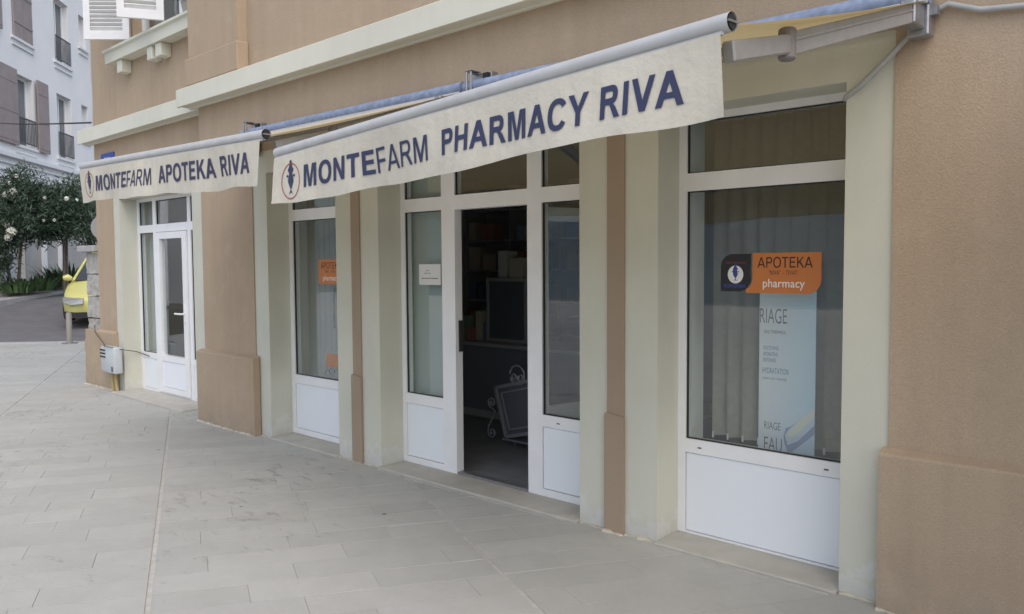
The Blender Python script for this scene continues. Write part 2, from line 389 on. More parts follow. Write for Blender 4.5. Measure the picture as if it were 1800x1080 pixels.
def wordmesh(body, stem):
    cu = bpy.data.curves.new('word', 'CURVE'); cu.dimensions = '2D'; cu.fill_mode = 'BOTH'; x = 0
    for ch in body:
        cons, W, l, r = glyph(ch, stem); x += l
        for c in cons:
            sp = cu.splines.new('POLY'); sp.points.add(len(c)-1); sp.use_cyclic_u = True
            for p, q in zip(sp.points, c): p.co = (x+q[0], q[1], 0, 1)
        x += W + r + .02
    o = bpy.data.objects.new('word', cu); C.objects.link(o); dg = bpy.context.evaluated_depsgraph_get(); dg.update()
    me = bpy.data.meshes.new_from_object(o.evaluated_get(dg)); bpy.data.objects.remove(o); bpy.data.curves.remove(cu)
    bm = bmesh.new(); bm.from_mesh(me); bpy.data.meshes.remove(me); return bm
def lettering(name, body, fit, fn, mat, parent, bold=0.0, base=None, stem=None):
    """fit = (s0,s1,z_bottom0,z_top0,z_bottom1,z_top1); fn maps (s,z) to a world point; capitals fill the box"""
    bm = wordmesh(body, stem) if stem else textmesh(body, bold)
    if stem: base = (0, 1)
    xs = [v.co.x for v in bm.verts]; ys = [v.co.y for v in bm.verts]
    x0, x1 = min(xs), max(xs); y0, y1 = (base if base else (min(ys), max(ys)))
    s0, s1, a0, b0, a1, b1 = fit
    bmesh.ops.triangulate(bm, faces=bm.faces[:])
    for v in bm.verts:
        a = (v.co.x-x0)/(x1-x0); t = (v.co.y-y0)/(y1-y0)
        v.co = fn(s0+(s1-s0)*a, (a0+(a1-a0)*a)*(1-t) + (b0+(b1-b0)*a)*t)
    return build(name, bm, mat, parent, recalc=False)
def flatpoly(name, polys, fn, mat, parent):
    bm = bmesh.new()
    for poly in polys: bm.faces.new([bm.verts.new(fn(s, z)) for s, z in poly])
    bmesh.ops.triangulate(bm, faces=bm.faces[:])
    return build(name, bm, mat, parent, recalc=False)
def ellipse(cx, cz, rx, rz, n=28, a0=0): return [(cx+rx*math.cos(a0+2*math.pi*k/n), cz+rz*math.sin(a0+2*math.pi*k/n)) for k in range(n)]
def ring(name, cx, cz, rx, rz, w, fn, mat, parent, n=36):
    bm = bmesh.new(); o = ellipse(cx, cz, rx, rz, n); i = ellipse(cx, cz, rx-w, rz-w, n)
    vo = [bm.verts.new(fn(*p)) for p in o]; vi = [bm.verts.new(fn(*p)) for p in i]
    for k in range(n): bm.faces.new((vo[k], vo[(k+1)%n], vi[(k+1)%n], vi[k]))
    return build(name, bm, mat, parent, recalc=False)

# ------------------------------------------------------------------ ground, road, kerb
EP = Vector((-17.95, 2.17)); ED = Vector((.657, .754)); EN = Vector((-.754, .657))   # edge of the plaza
def road_z(t):
    K = ((0, -.012), (1.4, .20), (5.0, .64), (8.8, .79), (30, 1.3), (90, 2.2))
    for (a, za), (b, zb) in zip(K, K[1:]):
        if t <= b: return za + (zb-za)*(t-a)/(b-a)
    return K[-1][1]
U = Vector((-.9062, .4228)); V = Vector((.4228, .9062)); ORG = Vector((-3.628, -2.546))
def uvp(u, v): return ORG + U*(u - .12*v) + V*v

bm = bmesh.new()      # mortar bed under the slabs, out to the horizon on the plaza side
ng = 24
vs = [bm.verts.new((*p, -.006)) for p in ((-39.0, -22.0), (160, -22.0), (160, 300), (244.9, 303.7))]
bm.faces.new([vs[0], vs[1], vs[2], vs[3]])
tag(build('pavement', bm, MORTAR, recalc=False), 'pale stone plaza pavement in front of the pharmacy', 'pavement', kind='structure')
pavement = bpy.data.objects['pavement']
for f in pavement.data.polygons: pass
bm = bmesh.new()
T = (0, .7, 1.4, 2.5, 3.8, 5.0, 6.5, 8.8, 14, 30, 90); S = (-300, -60, -25, -12, -6, -3, 0, 3, 6, 12, 25, 60, 300)
G = [[bm.verts.new((*(EP + ED*s + EN*t), road_z(t))) for s in S] for t in T]
for i in range(len(T)-1):
    for j in range(len(S)-1): bm.faces.new((G[i][j], G[i][j+1], G[i+1][j+1], G[i+1][j]))
tag(build('road', bm, ASPHALT, smooth=True), 'grey asphalt road climbing behind the plaza', 'road', kind='structure')
bm = bmesh.new()
bar(bm, (*(EP - ED*30 - EN*.09), -.03), (*(EP + ED*14 - EN*.09), -.03), .18, .075)
tag(build('plaza_kerb', bm, KERB), 'flush pale kerb between plaza and road', 'kerb', kind='structure')

bm = bmesh.new(); bm.faces.new([bm.verts.new(p) for p in ((-1500, -1200, -1.2), (1500, -1200, -1.2), (1500, -21.9, -1.2), (-1500, -21.9, -1.2))])  # unseen bay behind the camera, added for the window glass to mirror
tag(build('sea', bm, simple('sea_water', (.05, .08, .09), .12, bump=.4, bscale=.8, bdist=.3), recalc=False), 'calm grey bay beyond the quay behind the viewer', 'sea', kind='structure')
bm = bmesh.new(); box(bm, (-39.2, -22.4, -1.6), (160, -22.001, .02)); tag(build('quay_edge', bm, KERB), 'pale stone quay edge along the bay', 'quay', kind='structure')
bm = bmesh.new(); rh = random.Random(2); top = []; n = 60  # unseen hills, added as a darker band in the glass reflections
ra = [rh.uniform(0, 6.28) for _ in range(5)]
for i in range(n+1):
    x = -1500 + 3000*i/n; hgt = 120 + 60*math.sin(x/310+ra[0]) + 35*math.sin(x/120+ra[1]) + 12*math.sin(x/47+ra[2])
    top.append([bm.verts.new((x, -900, -1.3)), bm.verts.new((x, -1050, hgt*.55)), bm.verts.new((x, -1190, hgt)), bm.verts.new((x, -1400, -1.3))])
for a, b in zip(top, top[1:]):
    for k in range(3): bm.faces.new((a[k], b[k], b[k+1], a[k+1]))
tag(build('hills', bm, simple('hazy_hills', (.16, .19, .20), .95, var=.2, vscale=.02), smooth=True), 'grey green hills on the far side of the bay', 'hills', kind='structure')

# ------------------------------------------------------------------ paving slabs
def footprint_ok(p):
    if p.x > -7.9 and p.y > .12: return False
    if p.x <= -7.9 and p.y > .30 and p.x > -11.5: return False
    if p.x <= -11.5 and p.y > 14: return False
    return (p - EP).dot(EN) < -.45
ROW, BAY, NS = .23, 1.66, 3
cells_list = []
for k in range(-42, 86):
    for bay in range(-9, 14):
        rs = random.Random(k*131+bay*17)
        cut = sorted((.20+.25*(k % 2)+rs.uniform(-.10, .10), .58+.2*(k % 2)+rs.uniform(-.10, .10)))
        if rs.random() < .3: cut = cut[:1] + [cut[1] + .05]
        edges = [bay*BAY+.012] + [bay*BAY + q*BAY for q in cut] + [(bay+1)*BAY-.012]
        for v0, v1 in zip(edges, edges[1:]):
            if v1 - v0 < .05: continue
            c = uvp((k+.5)*ROW, (v0+v1)/2)
            if not footprint_ok(c): continue
            cells_list.append((k, v0, v1, c))
cp = Vector((0, -4.0)); f2 = Vector((fw.x, fw.y)).normalized(); s2 = Vector((rt.x, rt.y))
def shows(c):
    d = c - cp; z = d.dot(f2); x = d.dot(s2)
    if z < 2.05 or abs(x) > z*.68 + .15: return None
    if c.y > -.10: return None
    return z
def slab_bm(bm, k, v0, v1, g, dz, top=.0, tilt=(0, 0)):
    u0, u1 = k*ROW+g, (k+1)*ROW-g; a0, a1 = v0+g*.45, v1-g*.45
    q = [uvp(u0, a0), uvp(u0, a1), uvp(u1, a1), uvp(u1, a0)]
    c = (q[0]+q[2])/2
    tops = [bm.verts.new((p.x, p.y, dz + (p-c).dot(Vector(tilt)))) for p in q]
    ch = []
    for p, t in zip(q, tops):
        d = (p-c).normalized()*.0018
        ch.append(bm.verts.new((p.x+d.x, p.y+d.y, t.co.z-.004)))
    lo = [bm.verts.new((v.co.x, v.co.y, -.03)) for v in ch]
    bm.faces.new(tops)
    for A, B in ((tops, ch), (ch, lo)):
        for i in range(4): bm.faces.new((A[i], B[i], B[(i+1)%4], A[(i+1)%4]))
ranked = sorted([(shows(c[3]), i) for i, c in enumerate(cells_list) if shows(c[3]) is not None])
own = set(i for z, i in ranked[:298])
shared = {}
bmr = bmesh.new()
for i, (k, v0, v1, c) in enumerate(cells_list):
    dz = random.gauss(0, .0008); tl = (random.gauss(0, .0012), random.gauss(0, .0012)); g = .0034
    if i in own:
        key = (round(v1-v0, 3))
        if key not in shared:
            b_ = bmesh.new(); slab_bm(b_, k, v0, v1, g, 0)
            for v in b_.verts: v.co -= Vector((c.x, c.y, 0))
            bmesh.ops.recalc_face_normals(b_, faces=b_.faces[:])
            me = bpy.data.meshes.new('paving_slab'); b_.to_mesh(me); b_.free(); me.materials.append(STONE); shared[key] = me
        o = bpy.data.objects.new('paving_slab', shared[key]); C.objects.link(o)
        place(o, pavement, (c.x, c.y, dz)); o.rotation_euler = (tl[0]*.6, tl[1]*.6, 0)
    else: slab_bm(bmr, k, v0, v1, g, dz, tilt=tl)
build('paving_slabs_beyond', bmr, STONE, pavement, kind='stuff', recalc=False)

# ------------------------------------------------------------------ pharmacy building
bld = thing('pharmacy_building', 'brown and cream stucco building with white shop windows and a pale cornice', 'building', (-5, 0, 0))
YB = .10
OPN = [(-6.52, -5.46, -.05, 2.405), (-4.905, -2.958, -.05, 2.405), (-2.41, -1.398, -.05, 2.405)]
TOPZ = 8.2
cellobj('wall', [(-7.75, 6.0, 2.60, TOPZ), (-1.183, 6.0, -.05, 2.60), (-7.75, -6.75, -.05, 2.60)], [], -.232, YB, BROWN, bld)
for x0, x1 in ((-5.24, -5.13), (-2.747, -2.627)):
    cellobj('wall_strip', [(x0, x1, -.05, 2.60)], [], -.232, YB, BROWN2, bld)
    bm = bmesh.new(); prism(bm, [(x0-.012, -.05), (x1+.004, -.05), (x1+.004, .69), (x0-.004, .705), (x0-.012, .69)], -.245, -.2321); build('strip_base', bm, BROWN2, bld)
for (x0, x1), op in zip(((-6.75, -5.24), (-5.13, -2.747), (-2.627, -1.183)), OPN):
    cellobj('window_surround', [(x0, x1, -.05, 2.60)], [op], -.22, YB, CREAM, bld)
def plinth(x0, x1, yw, proud, z, name='plinth', mat=BROWN):
    bm = bmesh.new()
    pr = [(yw+.001, -.05), (yw-proud, -.05), (yw-proud, z-.018), (yw-proud+.008, z-.006), (yw+.001, z+.012)]
    A = [bm.verts.new((x0, y, q)) for y, q in pr]; B = [bm.verts.new((x1, y, q)) for y, q in pr]
    bm.faces.new(A); bm.faces.new(B[::-1])
    for i in range(len(pr)): bm.faces.new((A[i], A[(i+1)%len(pr)], B[(i+1)%len(pr)], B[i]))
    build(name, bm, mat, bld)
plinth(-1.205, 6.02, -.232, .055, .725)
plinth(-7.81, -6.69, -.232, .065, .725)
# left, set back section
LOP = (-10.31, -8.36, -.05, 2.405); LWIN = (-9.72, -7.95, 4.165, 5.9)
cellobj('wall', [(-11.05, -7.75, 2.60, TOPZ), (-11.05, -10.49, -.05, 2.60), (-7.98, -7.75, -.05, 2.60)], [LWIN], -.045, .30, BROWN, bld)
cellobj('window_surround', [(-10.49, -7.98, -.05, 2.60)], [LOP], -.04, .30, CREAM, bld)
plinth(-11.06, -10.475, -.045, .05, .74)
# body of the building behind the two fronts: side walls, back wall and roof slab
cellobj('rear_wall', [(-11.05, 6.0, -.05, TOPZ)], [], 9.0, 9.25, BROWN, bld)
bbox('side_wall', (-11.05, .301, -.05), (-10.8, 8.999, TOPZ), BROWN, bld); bbox('side_wall', (5.75, .101, -.05), (6.0, 8.999, TOPZ), BROWN, bld)
bbox('roof_slab', (-11.25, -.45, TOPZ+.001), (6.2, 9.4, TOPZ+.22), CORN, bld)
# cornices
def cornice(x0, x1, yw, proj, z0, z1, name='cornice'):
    bm = bmesh.new()
    pr = [(yw+.001, z0), (yw-.018, z0), (yw-.030, z0+.012), (yw-proj+.03, z0+.014), (yw-proj+.022, z0+.002), (yw-proj, z0+.004), (yw-proj, z1-.022), (yw-proj+.014, z1-.012), (yw+.001, z1+.006)]
    A = [bm.verts.new((x0, y, q)) for y, q in pr]; B = [bm.verts.new((x1, y, q)) for y, q in pr]
    bm.faces.new(A); bm.faces.new(B[::-1]); n = len(pr)
    for i in range(n): bm.faces.new((A[i], A[(i+1)%n], B[(i+1)%n], B[i]))
    return build(name, bm, CORN, bld)
cornice(-7.90, 6.12, -.232, .155, 3.145, 3.335)
cornice(-11.19, -7.752, -.045, .15, 3.145, 3.335)
# upper pilaster over the cornice
bbox('upper_pilaster', (-7.74, -.325, 3.60), (-6.77, -.2325, TOPZ-.01), BROWN, bld)
bm = bmesh.new(); box(bm, (-7.77, -.352, 3.336), (-6.74, -.2322, 3.598)); bevel(bm, .012, 2); build('pilaster_base', bm, BROWN, bld)
# upper window of the left section
bm = bmesh.new(); cells(bm, [(-9.72, -7.95, 4.165, 5.9)], [(-9.65, -8.735, 4.24, 5.83), (-8.645, -8.02, 4.24, 5.83)], .06, .12)
uw = build('upper_window', bm, PVC, bld)
for x0, x1 in ((-9.65, -8.735), (-8.645, -8.02)): bbox('pane', (x0+.001, .085, 4.241), (x1-.001, .092, 5.829), GLASS, uw)
bm = bmesh.new()
pr = [(-.0449, 4.0), (-.19, 4.0), (-.195, 4.11), (-.225, 4.125), (-.225, 4.15), (-.0449, 4.165)]
A = [bm.verts.new((-10.2, y, q)) for y, q in pr]; B = [bm.verts.new((-7.755, y, q)) for y, q in pr]
bm.faces.new(A); bm.faces.new(B[::-1])
for i in range(6): bm.faces.new((A[i], A[(i+1)%6], B[(i+1)%6], B[i]))
sill = build('window_ledge', bm, CORN, bld)
for x in (-9.92, -9.08, -8.86, -7.98):
    bm = bmesh.new(); box(bm, (x, -.165, 3.855), (x+.135, -.046, 3.998)); bevel(bm, .006); build('ledge_bracket', bm, CORN, bld)
def shutter(x0, y0, x1, y1, z0, z1, name='shutter'):
    d = Vector((x1-x0, y1-y0)); L = d.length; d /= L; n = Vector((-d.y, d.x))
    mp = lambda p: Vector((x0 + d.x*p.x + n.x*p.y, y0 + d.y*p.x + n.y*p.y, p.z))
    bm = bmesh.new(); cells(bm, [(0, L, z0, z1)], [(.075, L-.075, z0+.10, z0+.72), (.075, L-.075, z0+.80, z1-.1)], -.02, .02, mp)
    sh = build(name, bm, SHUT_WHITE, bld)
    z = z0+.115
    while z < z1-.13:
        if not (z0+.70 < z < z0+.81):
            b2 = bmesh.new()
            vs = [b2.verts.new(mp(Vector(q))) for q in ((.076, -.018, z), (L-.076, -.018, z), (L-.076, .016, z+.034), (.076, .016, z+.034), (.076, -.014, z-.008), (L-.076, -.014, z-.008), (L-.076, .02, z+.026), (.076, .02, z+.026))]
            for f in ((0,1,2,3),(7,6,5,4),(0,4,5,1),(1,5,6,2),(2,6,7,3),(3,7,4,0)): b2.faces.new([vs[i] for i in f])
            build('slat', b2, SHUT_WHITE, sh)
        z += .048
    return sh
shutter(-9.70, -.09, -10.075, -.455, 4.22, 5.83); shutter(-8.69, -.13, -8.925, -.53, 4.22, 5.83)
# window and door units
def unit(name, outer, glazed, panels, y, holes=(), depth=.07):
    bm = bmesh.new(); cells(bm, [outer], list(glazed)+list(panels)+list(holes), y, y+depth)
    bevel_edges = [e for e in bm.edges if all(abs(v.co.y-y) < 1e-4 for v in e.verts) and len(e.link_faces) == 2 and e.calc_face_angle(0) > 1]
    bmesh.ops.bevel(bm, geom=bevel_edges, offset=.004, segments=1, affect='EDGES')
    fr = build(name, bm, PVC, bld)
    for x0, x1, z0, z1 in glazed:
        bbox('pane', (x0-.004, y+.03, z0-.004), (x1+.004, y+.036, z1+.004), GLASS, fr)
        bm = bmesh.new(); cells(bm, [(x0+.0005, x1-.0005, z0+.0005, z1-.0005)], [(x0+.006, x1-.006, z0+.006, z1-.006)], y+.012, y+.029); build('gasket', bm, RUBBER, fr)
    for x0, x1, z0, z1 in panels:
        bbox('panel', (x0+.004, y+.006, z0+.004), (x1-.004, y+.03, z1-.004), PANEL, fr, bev=.002)
        bbox('panel_gap', (x0-.003, y+.031, z0-.003), (x1+.003, y+.05, z1+.003), RUBBER, fr)
    return fr
w1 = unit('shop_window', (-6.52, -5.46, .018, 2.41), [(-6.463, -5.52, 2.079, 2.366), (-6.463, -5.52, .568, 1.979)], [(-6.463, -5.52, .068, .489)], 0)
w3 = unit('shop_window', (-2.41, -1.398, .018, 2.41), [(-2.362, -1.447, 2.079, 2.366), (-2.362, -1.447, .568, 1.979)], [(-2.362, -1.447, .030, .489)], 0)
dr = unit('shop_door', (-4.905, -2.958, .018, 2.41),
          [(-4.86, -4.43, 2.079, 2.366), (-4.287, -3.574, 2.079, 2.366), (-3.448, -3.0, 2.079, 2.366), (-4.86, -4.43, .568, 1.979), (-3.448, -3.0, .568, 1.979)],
          [(-4.86, -4.43, .066, .489), (-3.448, -3.0, .066, .489)], 0, holes=[(-4.287, -3.574, .018, 1.974)])
bbox('threshold', (-4.286, .002, .018), (-3.575, .068, .034), STEEL, dr, bev=.002)
bbox('latch_plate', (-4.2865, .03, .93), (-4.270, .062, 1.16), DARKHOLE, dr)
for x in (-2.28, -1.56): bbox('drain_cap', (x, -.004, .522), (x+.022, -.0001, .528), RUBBER, w3)
bbox('drain_cap', (-3.32, -.004, .522), (-3.298, -.0001, .528), RUBBER, dr)
# open door leaf, swung inwards
bm = bmesh.new(); LZ0, LZ1 = .04, 1.965
mpd = lambda p: Vector((-3.60 + .28*p.x - .96*p.y, .075 + .96*p.x + .28*p.y, p.z))
cells(bm, [(0, .70, LZ0, LZ1)], [(.09, .61, .58, 1.87), (.09, .61, .13, .49)], 0, .06, mpd); leaf = build('door_leaf', bm, PVC, dr)
bm = bmesh.new(); cells(bm, [(.09, .61, .13, .49)], [], .02, .04, mpd); build('panel', bm, PANEL, dr)
bm = bmesh.new(); cells(bm, [(.09, .61, .58, 1.87)], [], .025, .032, mpd); build('pane', bm, GLASS, dr)
# left double door unit
ld = unit('shop_door', (-10.31, -8.36, .01, 2.41),
          [(-10.25, -9.85, 2.079, 2.366), (-9.765, -8.93, 2.079, 2.366), (-8.855, -8.42, 2.079, 2.366), (-10.25, -9.85, .50, 1.985), (-8.855, -8.42, .50, 1.985)],
          [(-10.25, -9.85, .055, .43), (-8.855, -8.42, .055, .43)], .17, holes=[(-9.765, -8.93, .045, 1.985)])
bm = bmesh.new(); cells(bm, [(-9.755, -8.94, .05, 1.978)], [(-9.645, -9.045, .50, 1.90), (-9.645, -9.045, .115, .43)], .150, .215)
lf = build('door_leaf', bm, PVC, ld)
bbox('pane', (-9.65, .18, .495), (-9.04, .186, 1.905), GLASS, ld)
bbox('panel', (-9.641, .158, .119), (-9.049, .19, .426), PANEL, ld, bev=.003); bbox('panel_gap', (-9.648, .191, .112), (-9.042, .21, .433), RUBBER, ld)
bm = bmesh.new(); box(bm, (-9.02, .138, .93), (-8.985, .1499, 1.13)); tube(bm, [(-9.0, .149, 1.02), (-9.0, .10, 1.02), (-9.02, .095, 1.02), (-9.15, .095, 1.02)], .011, 8); build('door_handle', bm, PVC, ld, autos=40)
# stone sills and pale mortar lines
def sillslab(x0, x1, y0, y1, z, name='door_sill'):
    bm = bmesh.new(); box(bm, (x0, y0, -.04), (x1, y1, z)); bevel(bm, .006); return build(name, bm, SILL, bld)
sillslab(-4.904, -2.959, -.265, .068, .016); sillslab(-2.409, -1.399, -.262, .068, .016, 'window_sill'); sillslab(-6.519, -5.461, -.255, .068, .014, 'window_sill')
sillslab(-10.309, -8.361, -.22, .24, .026)
for x0, x1, y in ((-4.88, -2.98, -.285), (-2.36, -1.42, -.280)):
    bm = bmesh.new(); x = x0
    while x < x1:
        e = min(x1, x + random.uniform(.10, .35)); box(bm, (x, y-.006, -.02), (e, y+.007, .0035)); x = e + random.choice((0.004, .03, .09))
    build('mortar_line', bm, MORTAR, bld)
# uneven bead of mortar where the walls meet the paving
def bead(x0, x1, y, r=.010):
    bm = bmesh.new(); rb = random.Random(int(x0*100)); pts = []; rr = []; x = x0
    while x < x1:
        pts.append((x, y + rb.uniform(-.006, .004), rb.uniform(-.004, .004))); rr.append(r*rb.uniform(.35, 1.7)); x += rb.uniform(.015, .05)
    pts.append((x1, y, 0)); rr.append(r*.4)
    tube(bm, pts, rr, 6); build('mortar_bead', bm, MORTAR_WARM, bld)
MORTAR_WARM = simple('warm_mortar', (.50, .465, .375), .9, var=.2, vscale=14)
bead(-7.82, -6.68, -.302, .012); bead(-6.70, -6.53, -.226); bead(-5.45, -5.25, -.226); bead(-5.25, -5.12, -.25, .008); bead(-5.12, -4.91, -.228); bead(-2.95, -2.76, -.228); bead(-2.76, -2.62, -.252, .013); bead(-2.62, -2.42, -.228); bead(-1.39, -1.21, -.226); bead(-1.2, 1.5, -.292, .011); bead(-11.5, -10.48, -.10, .011)
# interiors
def room(x0, x1, y0, y1, z1, wallm):
    bm = bmesh.new(); box(bm, (x0, y0, .005), (x1, y1, .012)); build('interior_floor', bm, INT_FLOOR, bld)
    for a, b in (((x0-.06, y0, .012), (x0, y1, z1)), ((x1, y0, .012), (x1+.06, y1, z1)), ((x0-.06, y1, .012), (x1+.06, y1+.06, z1)), ((x0-.06, y0, z1), (x1+.06, y1+.06, z1+.05))):
        bbox('interior_wall', a, b, wallm, bld)
room(-7.2, -.95, .101, 4.4, 2.62, INT_WALL); room(-10.75, -8.0, .301, 3.6, 2.62, INT_WALL)

# ------------------------------------------------------------------ vertical blinds
def blind(name, label, xs, y, z0, z1, w, ang, hang=True, mat=None):
    t = thing(name, label, 'blind', (xs[0], y, z0))
    bbox('head_rail', (xs[0]-.05, y-.02, z1), (xs[-1]+.05, y+.02, z1+.03), ALU_GREY, t)
    for i, x in enumerate(xs):
        bm = bmesh.new(); a = R_(ang + random.uniform(-4, 4)); n = 4; pts = []
        dzz = random.uniform(-.004, .004)
        for k in range(n+1):
            q = (k/n - .5)*w; bow = .006*math.cos(math.pi*(k/n-.5))
            pts.append((x + q*math.cos(a) - bow*math.sin(a), y + q*math.sin(a) + bow*math.cos(a)))
        lo = [bm.verts.new((p[0], p[1], z0+dzz)) for p in pts]; hi = [bm.verts.new((p[0], p[1], z1)) for p in pts]
        for k in range(n): bm.faces.new((lo[k], lo[k+1], hi[k+1], hi[k]))
        bmesh.ops.solidify(bm, geom=bm.faces[:], thickness=.0015)
        build('blind_slat', bm, mat or BLIND, t, smooth=True)
        if hang: bbox('chain_weight', (x-w*.45*math.cos(a)-.004, y-w*.45*math.sin(a)-.006, z0-.012), (x-w*.45*math.cos(a)+.004, y-w*.45*math.sin(a)+.006, z0+.025), WHITEP, t)
    return t
blind('vertical_blind', 'beige vertical slat blind behind the right shop window', [-2.29 + .095*i for i in range(13)], .30, .545, 2.40, .115, 38)
blind('vertical_blind', 'grey vertical slat blind behind the pane right of the open door', [-3.30 + .07*i for i in range(6)], .46, 1.30, 2.40, .085, 30, False)
blind('vertical_blind', 'closed slat blind inside the shop window nearest the brown pilaster', [-6.46 + .085*i for i in range(14)], .20, .40, 2.40, .10, 10, False, BLIND_WHITE)
REVEAL = simple('white_inner_reveal', (.86, .88, .87), .75, var=.03)
for x0, x1, y, d in ((-6.56, -5.43, .1003, .36), (-4.93, -2.93, .1003, .26), (-2.43, -1.37, .1003, .16), (-10.34, -8.33, .3013, .22)):
    bbox('inner_reveal', (x0-.05, y, .0125), (x0+.01 if d > .2 else x0+.035, y+d, 2.45), REVEAL, bld); bbox('inner_reveal', (x1-.01, y, .0125), (x1+.05, y+d, 2.45), REVEAL, bld)
bbox('white_door_screen', (-4.90, .115, .30), (-4.50, .125, 2.35), simple('grey_screen', (.40, .45, .43), .8)); tag(bpy.data.objects['white_door_screen'], 'pale grey screen panel behind the side pane with the paper notice', 'screen')
t = thing('pale_curtain', 'pale green curtain behind the side pane of the closed left door', 'curtain', (-10.05, .30, .42))
bm = bmesh.new(); g = []
for i in range(41):
    x = -10.29 + .50*i/40; g.append([bm.verts.new((x, .30 + .018*math.sin(i*.9), z)) for z in (.42, 2.38)])
for i in range(40): bm.faces.new((g[i][0], g[i+1][0], g[i+1][1], g[i][1]))
bmesh.ops.solidify(bm, geom=bm.faces[:], thickness=.002)
build('cloth', bm, simple('curtain_cloth', (.58, .64, .62), .9), t, smooth=True)

# ------------------------------------------------------------------ awnings
EMB = [(0.0,1.18),(.10,1.12),(.13,.95),(.17,.80),(.32,.62),(.20,.50),(.16,.40),(.24,.26),(.30,.06),(.29,-.05),(.12,-.30),(.06,-.42)]
def emblem(fn0, cx, cz, rx, rz, mat, parent, name='emblem'):
    f = lambda x, z: fn0(cx + x*rx, cz + z*rz)
    body = EMB + [(-x, z) for x, z in EMB[::-1] if x > 0]
    tail = [(0,-.40),(.07,-.50),(.24,-.70),(.05,-.60),(0,-.58),(-.05,-.60),(-.24,-.70),(-.07,-.50)]
    return flatpoly(name, [body, [(x, z-.035) for x, z in tail], ellipse(.37, .30, .10, .075, 14), ellipse(-.37, .30, .10, .075, 14)], f, mat, parent)
def awning(label, WL, WR, FL, FR, hem, texts, logo, zb, elbows, ink):
    """WL/WR ends of the wall roll, FL/FR ends of the front bar (world points); hem = [(s, z)] along the bar"""
    WL, WR, FL, FR = map(Vector, (WL, WR, FL, FR))
    t = thing('awning', label, 'awning', ((WL.x+WR.x)/2, -.24, 2.66), 'cream lettered awnings over the shop front')
    rnd = random.Random(len(label))
    # sloping cloth, hanging a little slack between roll and bar
    bm = bmesh.new(); nx, ny = 36, 12; g = []
    for j in range(ny+1):
        b = j/ny; row = []
        for i in range(nx+1):
            a = i/nx; p = (WL.lerp(WR, a)).lerp(FL.lerp(FR, a), b)
            p.z -= .030*math.sin(math.pi*b)*(1-.6*abs(2*a-1)**4) + .004*math.sin(a*22+b*3)
            row.append(bm.verts.new(p))
        g.append(row)
    for j in range(ny):
        for i in range(nx): bm.faces.new((g[j][i], g[j+1][i], g[j+1][i+1], g[j][i+1]))
    build('canvas', bm, CANVAS, t, smooth=True)
    # front bar: round profile with a flat lower lip
    d = (FR-FL).normalized(); out = Vector((d.y, -d.x, 0)).normalized()
    bm = bmesh.new(); n = 20; prof = []
    for k in range(n): 
        a = 2*math.pi*k/n; prof.append((.028*math.cos(a), .027*math.sin(a)))
    ends = []
    for P in (FL - d*.01, FR + d*.02):
        ends.append([bm.verts.new(P + out*(.03+x) + Vector((0,0,z))) for x, z in prof])
    for k in range(n): bm.faces.new((ends[0][k], ends[0][(k+1)%n], ends[1][(k+1)%n], ends[1][k]))
    bm.faces.new(ends[0]); 
    fb = build('front_bar', bm, ALU, t, autos=50)
    bm = bmesh.new(); bar(bm, FL + out*.045 - Vector((0,0,.029)), FR + out*.045 - Vector((0,0,.029)), .012, .010); build('valance_rail', bm, ALU, fb)
    # open profile end with ribs
    bm = bmesh.new(); E0 = FR + d*.0205 + out*.03
    tube(bm, [E0 - d*.03, E0], .021, 14); build('bar_end', bm, DARKHOLE, fb)
    bm = bmesh.new(); bar(bm, E0 + Vector((0,0,-.024)), E0 + Vector((0,0,.024)), .008, .006); bar(bm, E0 - out*.023, E0 + out*.023, .008, .006); build('end_rib', bm, STEEL, fb)
    # valance
    L = (FR-FL).length; A0 = FL + out*.058
    def hz(s):
        for (a, za), (b, zb_) in zip(hem, hem[1:]):
            if s <= b or (b, zb_) == hem[-1]: return za + (zb_-za)*(s-a)/(b-a)
    def topz(s): return FL.z + (FR.z-FL.z)*s/L - .031
    ph = rnd.uniform(0, 6)
    def vp(s, z, off=0.0):
        q = max(0, (topz(s)-z)/.24)
        w = (.018*math.sin(s*3.1+ph) + .011*math.sin(s*7.7+1.3+ph))*q + .006*q*math.sin(s*15+ph*2)
        p = A0 + d*s + out*(w - off*-1); p.z = z
        return p
    bm = bmesh.new(); nx, nz = 90, 8; g = []
    for i in range(nx+1):
        s = L*i/nx; zt, zh = topz(s), hz(s) + .006*math.sin(s*6.3+ph) + .003*math.sin(s*14+ph)
        sx = s
        g.append([bm.verts.new(vp(sx, zt + (zh-zt)*j/nz)) for j in range(nz+1)])
    for i in range(nx):
        for j in range(nz): bm.faces.new((g[i][j], g[i][j+1], g[i+1][j+1], g[i+1][j]))
    va = build('valance', bm, VALCLOTH, t, smooth=True)
    bm = bmesh.new(); g = []
    for i in range(nx+1):
        s = L*i/nx; zh = hz(s) + .006*math.sin(s*6.3+ph) + .003*math.sin(s*14+ph)
        g.append([bm.verts.new(vp(s, zh + q, .0012)) for q in (-.001, .014)])
    for i in range(nx): bm.faces.new((g[i][0], g[i+1][0], g[i+1][1], g[i][1]))
    build('hem', bm, VALCLOTH, va, smooth=True)
    f = lambda s, z: vp(s, z, .003)
    for body, fit, bold, mat in texts: lettering('lettering', body, fit, f, mat, va, stem=bold)
    if logo: cx, cz, rx, rz = logo
    if logo: ring('logo_ring', cx, cz, rx, rz, .0055, f, REDP, va); emblem(f, cx, cz, rx, rz, ink, va)
    # wall roll with its blue cover and rail
    tubeo('roll', [WL + Vector((0, 0, .025)), WR + Vector((0, 0, .025))], .040, BLUEROLL, t, 12)
    bm = bmesh.new(); bar(bm, WL + Vector((-.02, .055, -.035)), WR + Vector((.02, .055, -.035)), .045, .04); build('torsion_bar', bm, STEEL, t)
